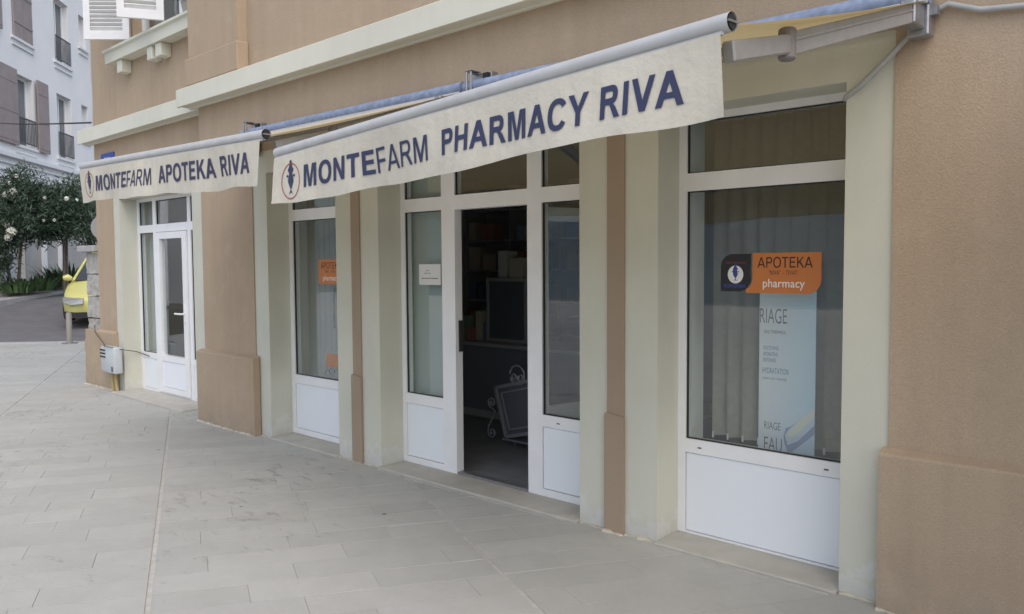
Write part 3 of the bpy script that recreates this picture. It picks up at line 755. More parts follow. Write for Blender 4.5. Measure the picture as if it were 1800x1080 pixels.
    bm = bmesh.new(); bar(bm, WL + Vector((0, -.035, -.012)), WR + Vector((0, -.035, -.012)), .012, .016); build('roll_lip', bm, ALU, t)
    # folding arms
    for sh, el, en in elbows:
        sh, el, en = map(Vector, (sh, el, en))
        bm = bmesh.new(); bar(bm, sh, el, .045, .075); bar(bm, sh + Vector((.024, 0, .012)), el + Vector((.024, 0, .012)), .006, .012); bevel(bm, .004)
        ar = build('upper_arm', bm, ALU_GREY, t)
        bm = bmesh.new(); bar(bm, el, en, .04, .062); bevel(bm, .006); build('forearm', bm, ALU_GREY, t)
        bm = bmesh.new(); tube(bm, [el - Vector((0,0,.052)), el + Vector((0,0,.052))], .030, 12); bevel(bm, .006); build('elbow_joint', bm, simple('elbow_grey', (.20,.18,.165), .6), t)
        bm = bmesh.new(); box(bm, (sh.x-.045, -.33, sh.z-.075), (sh.x+.045, -.245, sh.z+.10)); box(bm, (sh.x-.03, sh.y-.04, sh.z-.05), (sh.x+.03, -.331, sh.z+.05)); bevel(bm, .006)
        build('shoulder_bracket', bm, STEEL, t)
    for xb in zb:
        bm = bmesh.new(); P = WL.lerp(WR, (xb-WL.x)/(WR.x-WL.x))
        box(bm, (xb-.085, -.29, P.z+.055), (xb+.085, -.2325, P.z+.115)); box(bm, (xb-.06, -.36, P.z+.108), (xb-.03, -.291, P.z+.116)); box(bm, (xb-.06, -.385, P.z-.02), (xb-.045, -.372, P.z+.112)); box(bm, (xb-.02, -.385, P.z-.02), (xb-.005, -.372, P.z+.112))
        box(bm, (xb-.062, -.3855, P.z+.1165), (xb-.004, -.291, P.z+.122)); bevel(bm, .003); br = build('wall_bracket', bm, STEEL, t)
        bbox('bracket_cap', (xb+.03, -.315, P.z+.06), (xb+.075, -.2905, P.z+.105), DARKHOLE, br)
    return t
awning('cream awning lettered MONTEFARM PHARMACY RIVA, the nearer one over the open door',
       (-3.80, -.335, 2.70), (-1.02, -.335, 2.665), (-3.72, -1.735, 2.160), (-1.085, -1.925, 2.238),
       [(-.02, 1.886), (1.064, 1.915), (1.773, 1.948), (2.292, 1.970), (2.65, 1.984)],
       [('MONTE', (.319, .914, 1.958, 2.066, 1.974, 2.078), .215, NAVY), ('FARM', (.931, 1.306, 1.974, 2.080, 1.992, 2.094), .150, NAVY),
        ('PHARMACY', (1.407, 2.172, 2.000, 2.098, 2.020, 2.124), .215, NAVY), ('RIVA', (2.222, 2.524, 2.024, 2.126, 2.032, 2.135), .215, NAVY)],
       (.183, 1.998, .095, .090), (-3.70,), [((-1.07, -.42, 2.60), (-1.15, -1.42, 2.296), (-1.13, -1.86, 2.185)), ((-3.74, -.42, 2.60), (-3.62, -1.25, 2.31), (-3.66, -1.68, 2.14))], NAVY)
awning('cream awning lettered MONTEFARM APOTEKA RIVA, the farther one at the building corner',
       (-6.70, -.335, 2.725), (-3.83, -.335, 2.705), (-6.65, -1.675, 2.350), (-3.86, -1.735, 2.270),
       [(0, 2.076), (1.109, 2.045), (1.813, 2.026), (2.79, 1.998)],
       [('MONTE', (.357, .958, 2.136, 2.246, 2.122, 2.230), .215, NAVY2), ('FARM', (.975, 1.370, 2.121, 2.230, 2.106, 2.216), .150, NAVY2),
        ('APOTEKA', (1.476, 2.248, 2.108, 2.218, 2.085, 2.198), .215, NAVY2), ('RIVA', (2.318, 2.685, 2.086, 2.198, 2.075, 2.188), .215, NAVY2)],
       (.203, 2.190, .105, .092), (-6.55,), [((-3.95, -.42, 2.63), (-3.98, -1.25, 2.335), (-3.92, -1.67, 2.222)), ((-6.6, -.42, 2.63), (-6.55, -1.25, 2.39), (-6.6, -1.62, 2.29))], NAVY2)

awning('plain cream awning of the next shop, right of the brown pier',  # unseen awning, added to throw soft shade on the right pier
       (-.10, -.335, 2.66), (2.75, -.335, 2.66), (-.16, -1.90, 2.22), (2.80, -1.90, 2.22), [(0, 1.98), (3.0, 1.98)], [], None, (.1,), [((-.02, -.42, 2.59), (.02, -1.40, 2.30), (-.02, -1.84, 2.18)), ((2.65, -.42, 2.59), (2.6, -1.40, 2.30), (2.65, -1.84, 2.18))], NAVY)
# ------------------------------------------------------------------ window signs, notice, banner
def onplane(y): return lambda s, z: Vector((s, y, z))
def rounded(x0, x1, z0, z1, r, corners):
    """corner order bl, br, tr, tl; corners = set of rounded ones"""
    pts = []
    for nm, cx, cz, a in (('bl', x0+r, z0+r, 180), ('br', x1-r, z0+r, 270), ('tr', x1-r, z1-r, 0), ('tl', x0+r, z1-r, 90)):
        if nm in corners: pts += [(cx + r*math.cos(R_(a+9*k)), cz + r*math.sin(R_(a+9*k))) for k in range(11)]
        else: pts.append(({'bl':x0,'br':x1,'tr':x1,'tl':x0}[nm], {'bl':z0,'br':z0,'tr':z1,'tl':z1}[nm]))
    return pts
YG = .0295
def stickeremblem(x0, z0, h, f, y0, bp):
    cx, cz = x0+.088, z0+h*.46
    flatpoly('oval', [ellipse(cx, cz, .046, .049)], f, WHITEP, bp); emblem(onplane(y0-.0012), cx, cz, .046, .050, BLUEP, bp)
    lettering('small_print', 'ZDRAVSTVENA USTANOVA', (x0+.030, x0+.152, z0+.158, z0+.168, z0+.158, z0+.168), f, REDP, bp)
    lettering('small_print', 'MONTEFARM', (x0+.018, x0+.145, z0+.026, z0+.046, z0+.026, z0+.046), f, BLUEP, bp, .03)
def shopsticker(x0, z0, label, w=.56, h=.215, plain=False):
    t = thing('window_sticker', label, 'sign', (x0, YG, z0), 'orange pharmacy stickers on the glass')
    y0 = YG-.0018; f = onplane(y0-.0006)
    def plate(name, poly, m):
        bm = bmesh.new(); prism(bm, poly, y0, YG); return build(name, bm, m, t)
    bw = .175
    bp = None if plain else plate('emblem_plate', rounded(x0, x0+bw, z0+.006, z0+h-.004, .07, {'tl', 'br'}), BLACK)
    ox0 = x0+bw+.012
    poly = [(ox0-.005, z0), (x0+w, z0), (x0+w, z0+h), (ox0-.005, z0+h)] if plain else [(x0+.150, z0), ] + [(x0+w-.075+.075*math.cos(R_(-90+9*k)), z0+.075+.075*math.sin(R_(-90+9*k))) for k in range(11)] + [(x0+w, z0+h), (ox0, z0+h), (ox0, z0+.075)] + [(ox0 - .075*(1-math.cos(R_(k*15))) , z0+.075-.065*math.sin(R_(k*15))) for k in range(1, 5)]
    op = plate('orange_plate', poly, ORANGE)
    if not plain: stickeremblem(x0, z0, h, f, y0, bp)
    a = x0+.215
    lettering('lettering', 'APOTEKA', (a, x0+w-.045, z0+.136, z0+.192, z0+.136, z0+.192), f, DKTXT, op, stem=.16)
    lettering('lettering', '"RIVA"  - TIVAT', (a+.065, x0+w-.125, z0+.098, z0+.122, z0+.098, z0+.122), f, DKTXT, op)
    lettering('lettering', 'pharmacy', (a+.032, x0+w-.085, z0+.018, z0+.076, z0+.018, z0+.076), f, WHITEP, op, .008)
    return t
shopsticker(-2.16, 1.412, 'orange and black APOTEKA pharmacy sticker on the big right shop window')
shopsticker(-6.27, 1.408, 'orange APOTEKA pharmacy sticker on the narrow window behind the awning gap', plain=True)
t = thing('window_poster', 'plain orange strip low on the narrow shop window', 'poster', (-5.93, .08, .66))
bbox('sheet', (-6.075, .08, .665), (-5.74, .084, .785), ORANGE, t)
bm = bmesh.new()
for k in range(5): tube(bm, [(-6.06+.07*k + .045*math.cos(R_(a)), .082, .585 + .05*math.sin(R_(a)) + .02*(k in (1, 2, 3))) for a in range(170, 9, -20)], .003, 5)
tag(build('wire_ornament', bm, SLATE), 'dark scalloped wire ornament at the bottom of the narrow shop window', 'ornament')
bbox('grey_display_board', (-6.13, .20, 1.0), (-5.6, .22, 1.37), simple('display_board', (.16, .18, .18), .6)); tag(bpy.data.objects['grey_display_board'], 'grey display board inside the narrow shop window under the orange sticker', 'board')  # grey board put in place of a dark reflection on the glass
t = thing('paper_notice', 'white paper notice taped to the door side pane', 'notice', (-4.6, YG, 1.42))
bbox('sheet', (-4.722, YG-.002, 1.420), (-4.474, YG-.0005, 1.577), PAPER, t)
f = onplane(YG-.0026)
for x0, x1, z, h in ((-4.64, -4.60, 1.525, .006), (-4.66, -4.585, 1.505, .006), (-4.69, -4.50, 1.465, .008)):
    x = x0; polys = []
    while x < x1:
        w = random.uniform(.006, .022); polys.append([(x, z), (min(x+w, x1), z), (min(x+w, x1), z+h), (x, z+h)]); x += w + .006
    flatpoly('print_line', polys, f, PRINTGREY, t)

def bannermat():
    m, nt, b = newmat('banner_print'); N, L = nt.nodes, nt.links
    geo = N.new('ShaderNodeNewGeometry'); sx = N.new('ShaderNodeSeparateXYZ'); L.new(geo.outputs['Position'], sx.inputs[0])
    c = mixc(N, L, ramp(N, L, sx.outputs['X'], -2.0, -1.72, 0, 1), (.74, .77, .80), (.58, .74, .86))
    L.new(c, b.inputs['Base Color']); b.inputs['Roughness'].default_value = .6
    return m
t = thing('advert_banner', 'pale blue roll-up advertising banner with a tube inside the right shop window', 'banner', (-1.86, .25, .02))
bbox('sheet', (-2.035, .247, .10), (-1.712, .25, 1.56), bannermat(), t)
bbox('banner_base', (-2.05, .20, .013), (-1.70, .30, .10), ALU, t, bev=.01); bbox('top_rail', (-2.04, .24, 1.56), (-1.707, .257, 1.585), ALU, t)
f = onplane(.2462)
lettering('lettering', 'RIAGE', (-2.032, -1.874, 1.235, 1.318, 1.235, 1.318), f, PRINTGREY, t, -.006)
lettering('lettering', 'EAU THERMALE', (-2.005, -1.880, 1.178, 1.196, 1.178, 1.196), f, PRINTGREY, t)
for z, x1, txt in ((1.085, -1.92, 'SOOTHING'), (1.050, -1.925, 'HYDRATING'), (1.016, -1.935, 'INTENSE')):
    lettering('lettering', txt, (-2.01, x1, z, z+.022, z, z+.022), f, PRINTBLUE, t)
lettering('lettering', 'HYDRATATION', (-2.015, -1.862, .952, .984, .952, .984), f, PRINTBLUE, t)
lettering('lettering', 'SOIN DU VISAGE', (-2.012, -1.872, .918, .930, .918, .930), f, PRINTGREY, t)
lettering('lettering', 'RIAGE', (-2.0, -1.905, .635, .678, .635, .678), f, PRINTGREY, t, -.006)
lettering('lettering', 'EAU', (-2.0, -1.895, .515, .590, .515, .590), f, PRINTGREY, t, -.006)
TUBEPALE = simple('tube_print', (.66, .72, .82), .5); TUBEDARK = simple('tube_print_shade', (.30, .37, .55), .5); TUBECREAM = simple('tube_print_cream', (.78, .78, .66), .5)
flatpoly('tube_picture', [[(-1.885, .615), (-1.882, .575), (-1.862, .522), (-1.845, .518), (-1.714, .640), (-1.714, .770), (-1.845, .668), (-1.872, .655)]], f, TUBEDARK, t)
flatpoly('tube_picture', [[(-1.878, .615), (-1.862, .560), (-1.80, .595), (-1.714, .690), (-1.714, .765), (-1.80, .705), (-1.858, .648)]], onplane(.2456), TUBEPALE, t)
flatpoly('tube_picture', [[(-1.868, .620), (-1.852, .600), (-1.80, .640), (-1.714, .735), (-1.714, .775), (-1.80, .705), (-1.852, .642)]], onplane(.2452), TUBECREAM, t)

# ------------------------------------------------------------------ inside the shop
t = thing('iron_board', 'wrought iron framed notice board with scrolls leaning inside the open door', 'board', (-4.45, .9, .03))
q = [Vector((-4.755, .9, .51)), Vector((-4.63, .9, .10)), Vector((-4.15, .9, .22)), Vector((-4.27, .9, .63))]
bm = bmesh.new()
for a, b in zip(q, q[1:]+q[:1]): bar(bm, a, b, .024, .028)
build('frame', bm, IRON, t)
bm = bmesh.new(); prism(bm, [(p.x, p.z) for p in q], .906, .914); build('board_face', bm, SLATE, t)
q2 = [q[0].lerp(q[2], .13), q[1].lerp(q[3], .13), q[2].lerp(q[0], .13), q[3].lerp(q[1], .13)]
bm = bmesh.new()
for a, b in zip(q2, q2[1:]+q2[:1]): bar(bm, a - Vector((0, .01, 0)), b - Vector((0, .01, 0)), .012, .012)
build('inner_frame', bm, IRON, t)
def spiral(cx, cz, r0, r1, a0, turns, n=26, y=.9): return [(cx + (r0+(r1-r0)*k/n)*math.cos(R_(a0)+2*math.pi*turns*k/n), y, cz + (r0+(r1-r0)*k/n)*math.sin(R_(a0)+2*math.pi*turns*k/n)) for k in range(n+1)]
tubeo('scroll', spiral(-4.50, .640, .082, .082, 200, .93), .008, IRON, t, 6)
tubeo('scroll', spiral(-4.535, .625, .036, .010, 20, -1.4), .007, IRON, t, 6); tubeo('scroll', spiral(-4.462, .625, .036, .010, 160, 1.4), .007, IRON, t, 6)
tubeo('scroll', spiral(-4.80, .375, .008, .05, 90, 1.5)+[(-4.76, .9, .30), (-4.82, .9, .20), (-4.845, .9, .16)]+spiral(-4.80, .115, .05, .008, 150, 1.5), .0075, IRON, t, 6)
t = thing('board_easel', 'thin dark stand holding the iron framed board', 'stand', (-4.45, 1.0, .012))
for x in (-4.62, -4.22, -4.42): bm = bmesh.new(); tube(bm, [(x, 1.30 if x == -4.42 else 1.0, .012), (x*.5-2.22, .96, .50)], .010, 6); build('leg', bm, INT_DARK, t)
bm = bmesh.new(); bar(bm, (-4.66, .945, .080), (-4.14, .945, .080), .13, .014); build('ledge', bm, INT_DARK, t)
t = thing('counter', 'dark shop counter in the gloom behind the open door', 'counter', (-5.6, 1.9, .012))
bbox('counter_body', (-6.9, 1.66, .012), (-4.3, 2.2, .75), INT_DARK, t); bbox('counter_top', (-6.95, 1.62, .75), (-4.25, 2.24, .785), SHELF, t, bev=.005)
bbox('kick_rail', (-6.9, 1.645, .03), (-4.3, 1.659, .10), SHELF, t)
t = thing('shelf_unit', 'dim shelf unit with medicine boxes at the back of the shop', 'shelves', (-6.2, 3.0, .012))
for i in range(6): bbox('shelf', (-7.15, 2.85, .40+.36*i), (-4.9, 3.2, .42+.36*i), SHELF, t)
for x in (-7.15, -6.4, -5.65, -4.92): bbox('upright', (x, 2.849, .013), (x+.02, 3.201, 2.24), SHELF, t)
cols = [('white', (.62,.62,.60)), ('pale blue', (.40,.50,.60)), ('red', (.45,.22,.18)), ('green', (.22,.34,.24)), ('cream', (.60,.55,.42)), ('navy', (.16,.22,.36))]
bmats = [simple('carton_' + n.replace(' ', '_'), c, .6) for n, c in cols]
row = ('bottom', 'second', 'third', 'fourth', 'fifth', 'top')
for i in range(1, 6):
    x = -7.1
    while x < -5.0:
        w = random.uniform(.09, .22); h = random.uniform(.14, .30)
        if any(abs(x+w/2-u) < w/2+.03 for u in (-7.14, -6.39, -5.64, -4.91)) or random.random() < .15: x += .07; continue
        q = random.randrange(6)
        b = bbox('carton', (x, 2.87, .421+.36*i), (x+w, 3.05, .421+.36*i+h), bmats[q])
        tag(b, '%s medicine carton, one of several alike on the %s shelf at the back' % (cols[q][0], row[i]), 'carton', '%s cartons on the %s back shelf' % (cols[q][0], row[i])); x += w + random.uniform(.01, .06)
t = thing('display_cabinet', 'dark framed display cabinet standing on the shop counter', 'cabinet', (-5.5, 1.9, .786))
bbox('cabinet_case', (-5.72, 1.80, .786), (-5.20, 2.15, 1.42), simple('cabinet_dark', (.12, .13, .15), .35), t, bev=.004)
cellobj('cabinet_frame', [(-5.735, -5.185, .788, 1.435)], [(-5.705, -5.215, .82, 1.40)], 1.785, 1.7995, SHELF, t)
for x, w, h, m, z, lab in ((-6.42, .16, .16, 1, .786, 'pale blue display carton at the left end of the dark counter'), (-6.22, .09, .24, 3, .786, 'green display carton on the dark counter'), (-6.10, .12, .12, 2, .786, 'red display carton on the dark counter'), (-5.95, .08, .30, 4, .786, 'narrow cream display carton beside the dark cabinet'), (-5.84, .09, .18, 5, .786, 'small navy display carton beside the dark cabinet'),
                        (-5.62, .13, .27, 0, 1.436, 'tall white carton on top of the dark display cabinet'), (-5.46, .17, .20, 4, 1.436, 'cream carton on top of the dark display cabinet')):
    b = bbox('display_carton', (x, 1.84, z), (x+w, 2.0, z+h), bmats[m], bev=.004); tag(b, lab, 'carton', 'cartons on the counter')
t = thing('glass_cabinet', 'low pale cabinet behind the pane right of the open door', 'cabinet', (-3.1, .6, .012))
bbox('cabinet_body', (-3.34, .40, .012), (-2.5, .80, .60), INT_DARK, t); bbox('cabinet_top', (-3.38, .36, .60), (-2.48, .82, .625), SHELF, t)
tag(tubeo('hanging_cable', [(-3.30+.5*k/12, .12, 1.22 + .22*(k/12)**2.2) for k in range(13)], .006, RUBBER, n=6), 'thin dark cable sagging behind the pane right of the open door', 'cable')

# ------------------------------------------------------------------ things on the facade
tubeo('conduit', [(.9, -.252, 2.545), (-.5, -.252, 2.565), (-.85, -.252, 2.605), (-.97, -.252, 2.655), (-1.04, -.256, 2.63), (-1.21, -.256, 2.468), (-1.33, -.245, 2.37), (-1.395, -.232, 2.335), (-1.41, -.20, 2.33)], .0125, PLASTIC_GREY, n=10)
tag(bpy.data.objects['conduit'], 'grey cable conduit crossing the brown pier to the right shop window', 'cable')
bbox('conduit_clip', (-1.066, -.275, 2.585), (-1.04, -.233, 2.628), DARKHOLE, bev=.004); tag(bpy.data.objects['conduit_clip'], 'small dark clip holding the grey conduit by the awning arm', 'clip')
t = thing('meter_box', 'grey electricity meter box with three vent slots left of the closed door', 'meter box', (-10.40, -.10, .24))
bm = bmesh.new(); box(bm, (-10.64, -.205, .245), (-10.20, -.0955, .575)); bevel(bm, .022, 2); mb = build('case', bm, BOXGREY, t, autos=50)
for i in range(3): bbox('vent_slot', (-10.635, -.210, .435+.042*i), (-10.47, -.2045, .452+.042*i), DARKHOLE, t)
bbox('lock_plate', (-10.29, -.209, .275), (-10.235, -.2045, .335), SLATE, t)
t = thing('duct_pipe', 'two ochre cable ducts running down under the grey meter box', 'pipe', (-10.4, -.12, 0))
OCHRE = simple('ochre_duct', (.36, .28, .13), .7)
for x, dx in ((-10.47, .06), (-10.38, .10)): tubeo('pipe', [(x, -.13, .255), (x+dx*.4, -.135, .12), (x+dx, -.14, -.02)], .020, OCHRE, t, 8)
tag(tubeo('thin_cable', [(-11.16, -.075, .80), (-11.05, -.112, .72), (-10.80, -.112, .60), (-10.62, -.125, .535), (-10.5, -.21, .582), (-10.26, -.212, .580), (-10.19, -.12, .55), (-10.28, .10, .50), (-10.30, .16, .475), (-10.05, .163, .452)], .0045, RUBBER, n=6), 'thin black cable looping over the grey meter box to the door', 'cable')
t = thing('street_plaque', 'small blue street name plaque on the corner wall above the awning', 'plaque', (-10.6, -.05, 2.87))
bbox('plate', (-10.79, -.062, 2.84), (-10.385, -.0455, 2.995), PLATEBLUE, t, bev=.003)
lettering('lettering', 'RIVA', (-10.68, -10.49, 2.905, 2.945, 2.905, 2.945), onplane(-.0626), WHITEP, t)
t = thing('flower_pot', 'small plant pot on the upper window ledge', 'plant pot', (-8.12, -.12, 4.166))
bm = bmesh.new(); tube(bm, [(-8.12, -.12, 4.166), (-8.12, -.12, 4.29)], [.06, .085], 12); build('pot', bm, TERRACOTTA, t, autos=40)
def leaves(bm, n, centre, rad, ln, wd, rnd, flat=.0, upb=.2, shell=.5):
    for _ in range(n):
        while True:
            p = Vector((rnd.uniform(-1,1), rnd.uniform(-1,1), rnd.uniform(-1,1)))
            if shell*rnd.random() < p.length <= 1: break
        c = Vector(centre) + Vector((p.x*rad[0], p.y*rad[1], p.z*rad[2]))
        d = Vector((rnd.gauss(0,1), rnd.gauss(0,1), rnd.gauss(upb,1))) + p*.8; d.normalize()
        s = d.cross(Vector((rnd.gauss(0,1), rnd.gauss(0,1), rnd.gauss(0,1)))).normalized()
        l = ln*rnd.uniform(.7, 1.25); w = wd*rnd.uniform(.7, 1.2)
        bm.faces.new([bm.verts.new(c), bm.verts.new(c + d*l*.45 + s*w/2), bm.verts.new(c + d*l), bm.verts.new(c + d*l*.45 - s*w/2)])
bm = bmesh.new(); leaves(bm, 120, (-8.12, -.12, 4.36), (.13, .12, .10), .07, .03, random.Random(4)); build('foliage', bm, LEAF2, t, recalc=False)
tag(tubeo('overhead_wire', [Vector((-35.4, 4.24, 7.19)).lerp(Vector((-11.06, -.07, 3.43)), k/14) - Vector((0, 0, .12*math.sin(math.pi*k/14)))for k in range(15)], .012, RUBBER, n=6), 'black overhead wire running to the corner of the brown building', 'wire')

# ------------------------------------------------------------------ stone gate pillar behind the corner
t = thing('gate_pillar', 'rough stone gate pillar with a flat cap at the building corner', 'pillar', (-11.35, .25, 0))
z = 0; hts = (.27, .30, .32, .30, .29, .285)
for i, h in enumerate(hts):
    bm = bmesh.new(); j = random.uniform(-.012, .012)
    box(bm, (-11.555-.01*(i % 2)+j, -.02+abs(j), z), (-11.065, .50, z+h-.016)); bmesh.ops.subdivide_edges(bm, edges=bm.edges[:], cuts=4, use_grid_fill=True)
    for v in bm.verts:
        v.co += Vector((random.uniform(-1,1), random.uniform(-1,1), random.uniform(-.5,.5)))*.009
    build('stone_block', bm, ROUGHSTONE, t); z += h
bm = bmesh.new(); box(bm, (-11.66, -.10, z), (-11.064, .60, z+.085)); bevel(bm, .012); build('cap', bm, KERB, t)
bm = bmesh.new(); box(bm, (-11.50, -.085, -.04), (-11.0605, -.0215, .735)); bmesh.ops.subdivide_edges(bm, edges=bm.edges[:], cuts=6, use_grid_fill=True)
for v in bm.verts:
    if v.co.x < -11.42: v.co.x += random.uniform(-.03, .03)
build('plaster_patch', bm, BROWN, t)
t = thing('road_sign', 'round road sign seen from behind next to the stone pillar', 'sign', (-15.2, 1.55, .0))
bm = bmesh.new(); tube(bm, [(-15.215, 1.595, 2.27), (-15.225, 1.60, 2.27)], .24, 32); build('disc', bm, ALU_GREY, t, autos=40)
tubeo('post', [(-15.15, 1.63, -.02), (-15.15, 1.63, 2.5)], .03, STEEL, t)
t = thing('bollard', 'short grey metal bollard at the edge of the plaza', 'bollard', (-17.72, 1.74, 0))
tubeo('post', [(-17.72, 1.74, 0.012), (-17.72, 1.74, .60), (-17.72, 1.74, .635)], [.055, .055, .04], simple('bollard_paint', (.30, .28, .25), .6, var=.1), t, 14)
tubeo('base_plate', [(-17.72, 1.74, -.005), (-17.72, 1.74, .012)], .15, STEEL, t, 14)

# ------------------------------------------------------------------ yellow car
CPOS = Vector((-18.97, 2.85, .225)); CDIR = Vector((.885, -.465, -.13)).normalized()
cy = CDIR.cross(Vector((0,0,1))).normalized(); cz = cy.cross(CDIR)
CM = Matrix((-CDIR, cy, cz)).transposed()          # local x runs to the back of the car
def cl(p): return CPOS + CM @ Vector(p)
car = thing('parked_car', 'yellow hatchback parked on the road behind the stone pillar', 'car', CPOS)
def loft(bm, secs, fn):
    R = [[bm.verts.new(fn(Vector(p))) for p in s] for s in secs]; n = len(R[0])
    for a, b in zip(R, R[1:]):
        for k in range(n): bm.faces.new((a[k], a[(k+1)%n], b[(k+1)%n], b[k]))
    bm.faces.new(R[0][::-1]); bm.faces.new(R[-1])
def csec(x, w, zt, zs, zb):
    h = [(0, zt), (.5*w, zt-.01), (.82*w, zt-.04), (.96*w, zs), (w, (zs+zb)/2+.06), (.985*w, zb+.10), (.90*w, zb)]
    return [(x, a, z) for a, z in h] + [(x, -a, z) for a, z in h[::-1] if a > 0]
S = [(0, .54, .60, .52, .24), (.05, .68, .66, .58, .20), (.16, .78, .715, .63, .18), (.40, .84, .775, .68, .18), (.85, .865, .865, .76, .18), (1.15, .87, .925, .80, .18), (2.4, .87, .94, .82, .18), (3.6, .86, .95, .83, .20), (4.0, .82, .93, .80, .24), (4.15, .72, .86, .72, .30)]
bm = bmesh.new(); loft(bm, [csec(*s) for s in S], cl); body = build('body', bm, YELLOW, car, autos=48)
gh = lambda k, e: [(1.02+e, -.70*k, .90), (1.02+e, .70*k, .90), (3.95-e, .72*k, .93), (3.95-e, -.72*k, .93)]
bm = bmesh.new(); lo = [bm.verts.new(cl(p)) for p in gh(1, 0)]; hi = [bm.verts.new(cl(p)) for p in ((1.90, -.50, 1.345), (1.90, .50, 1.345), (3.45, .50, 1.35), (3.45, -.50, 1.35))]
bm.faces.new(lo[::-1]); bm.faces.new(hi)
for k in range(4): bm.faces.new((lo[k], lo[(k+1)%4], hi[(k+1)%4], hi[k]))
build('glasshouse', bm, CARGLASS, car)
bm = bmesh.new(); box(bm, (1.88, -.51, 1.346), (3.48, .51, 1.39)); bevel(bm, .03, 2)
for v in bm.verts: v.co = cl(v.co)
build('roof', bm, YELLOW, car, autos=40)
for s in (-1, 1):
    for a, b, r in (((1.0, .71*s, .90), (1.90, .51*s, 1.36), .030), ((2.65, .75*s, .93), (2.65, .51*s, 1.355), .03), ((3.95, .73*s, .93), (3.45, .51*s, 1.36), .05)):
        tubeo('pillar', [cl(a), cl(b)], r, YELLOW, car, 8)
    # headlight, indicator, mirror, fog lamp
    bm = bmesh.new(); P = [(.035, .36*s, .64), (.16, .765*s, .655), (.16, .77*s, .56), (.03, .62*s, .505), (-.005, .36*s, .53)]
    A = [bm.verts.new(cl(p)) for p in P]; B = [bm.verts.new(cl((p[0]-.075, p[1]*1.025, p[2]))) for p in P]; bm.faces.new(A); bm.faces.new(B[::-1])
    for k in range(5): bm.faces.new((A[k], A[(k+1)%5], B[(k+1)%5], B[k]))
    build('headlight', bm, LAMP, car)
    bm = bmesh.new(); tube(bm, [cl((1.12, .76*s, .925)), cl((1.10, .84*s, .955)), cl((1.10, .93*s, .95))], [.05, .085, .05], 10); bmesh.ops.scale(bm, vec=(1,1,1), verts=bm.verts); build('mirror', bm, YELLOW, car, autos=60)
    for x in (.78, 3.35):
        bm = bmesh.new(); tube(bm, [cl((x, .68*s, .30)), cl((x, .70*s, .30)), cl((x, .86*s, .30)), cl((x, .875*s, .30))], [.27, .30, .30, .27], 22); w = build('wheel', bm, TYRE, car, autos=40)
        bm = bmesh.new(); tube(bm, [cl((x, .862*s, .30)), cl((x, .88*s, .30))], [.20, .19], 16); build('rim', bm, RIM, w, autos=40)
bm = bmesh.new(); box(bm, (-.022, -.21, .50), (.03, .21, .655)); bevel(bm, .015)
for v in bm.verts: v.co = cl(v.co)
gr = build('grille', bm, TRIM, car)
bm = bmesh.new(); box(bm, (-.028, -.175, .52), (-.0225, .175, .635))
for v in bm.verts: v.co = cl(v.co)
build('grille_mesh', bm, DARKHOLE, gr)
bm = bmesh.new(); loft(bm, [[(x, a*w, z) for a, z in ((-1, .33), (1, .33), (1, .22), (-1, .22))] for x, w in ((-.03, .50), (.02, .70), (.12, .795))], cl); build('bumper_grille', bm, RUBBER, car)
bm = bmesh.new(); box(bm, (-.045, -.26, .33), (-.032, .26, .44))
for v in bm.verts: v.co = cl(v.co)
pl = build('number_plate', bm, PAPER, car)
bm = bmesh.new(); box(bm, (-.049, .19, .331), (-.0452, .259, .439)); box(bm, (-.049, -.259, .331), (-.0452, -.19, .439))
for v in bm.verts: v.co = cl(v.co)
build('plate_band', bm, PLATEBLUE, pl)

# ------------------------------------------------------------------ white apartment building across the road
WC = Vector((-28.45, 3.75)); WD = Vector((-.7705, .6374)); WN = Vector((.6374, .7705))
WN = -WN if WN.dot(Vector((0, -4)) - WC) < 0 else WN      # points out of the facade towards the road
def wm(p): return Vector((WC.x + WD.x*p.x - WN.x*p.y, WC.y + WD.y*p.x - WN.y*p.y, p.z))
wbd = thing('apartment_building', 'white apartment building with mauve shutters and dark balcony rails across the road', 'building', (WC.x, WC.y, 1.0))
tall = lambda s, z: (s, s+1.20, z, z+2.22)
OP = []; small = []
for fl, zf in enumerate((5.45, 8.82, 12.2)):
    for s in (-9.0, -5.6, -2.6, .40, 3.45, 7.6, 10.4): OP.append((s, s+1.22, zf, zf+2.24))
    for s in (5.62, -7.0, 13.2): small.append((s, s+.62, zf+1.05, zf+2.26))
GF = [(-9.2, -7.0, 1.1, 3.9), (-6.0, -3.6, 1.1, 3.9), (-2.6, -1.0, 1.1, 3.9), (-.32, .62, 1.1, 3.7), (3.15, 3.85, 1.1, 3.7), (5.6, 7.6, 1.1, 3.7), (9, 11.5, 1.1, 3.7)]
cellobj('wall', [(-12, 16, .2, 16.5)], OP+small+GF, 0, .4, WHITEWALL, wbd, wm)
WGLASS = simple('far_window_glass', (.10, .12, .135), .12, spec=.8); CURT = simple('pale_curtain', (.42, .45, .46), .8); DARKP = simple('porch_wall', (.24, .23, .225), .85)
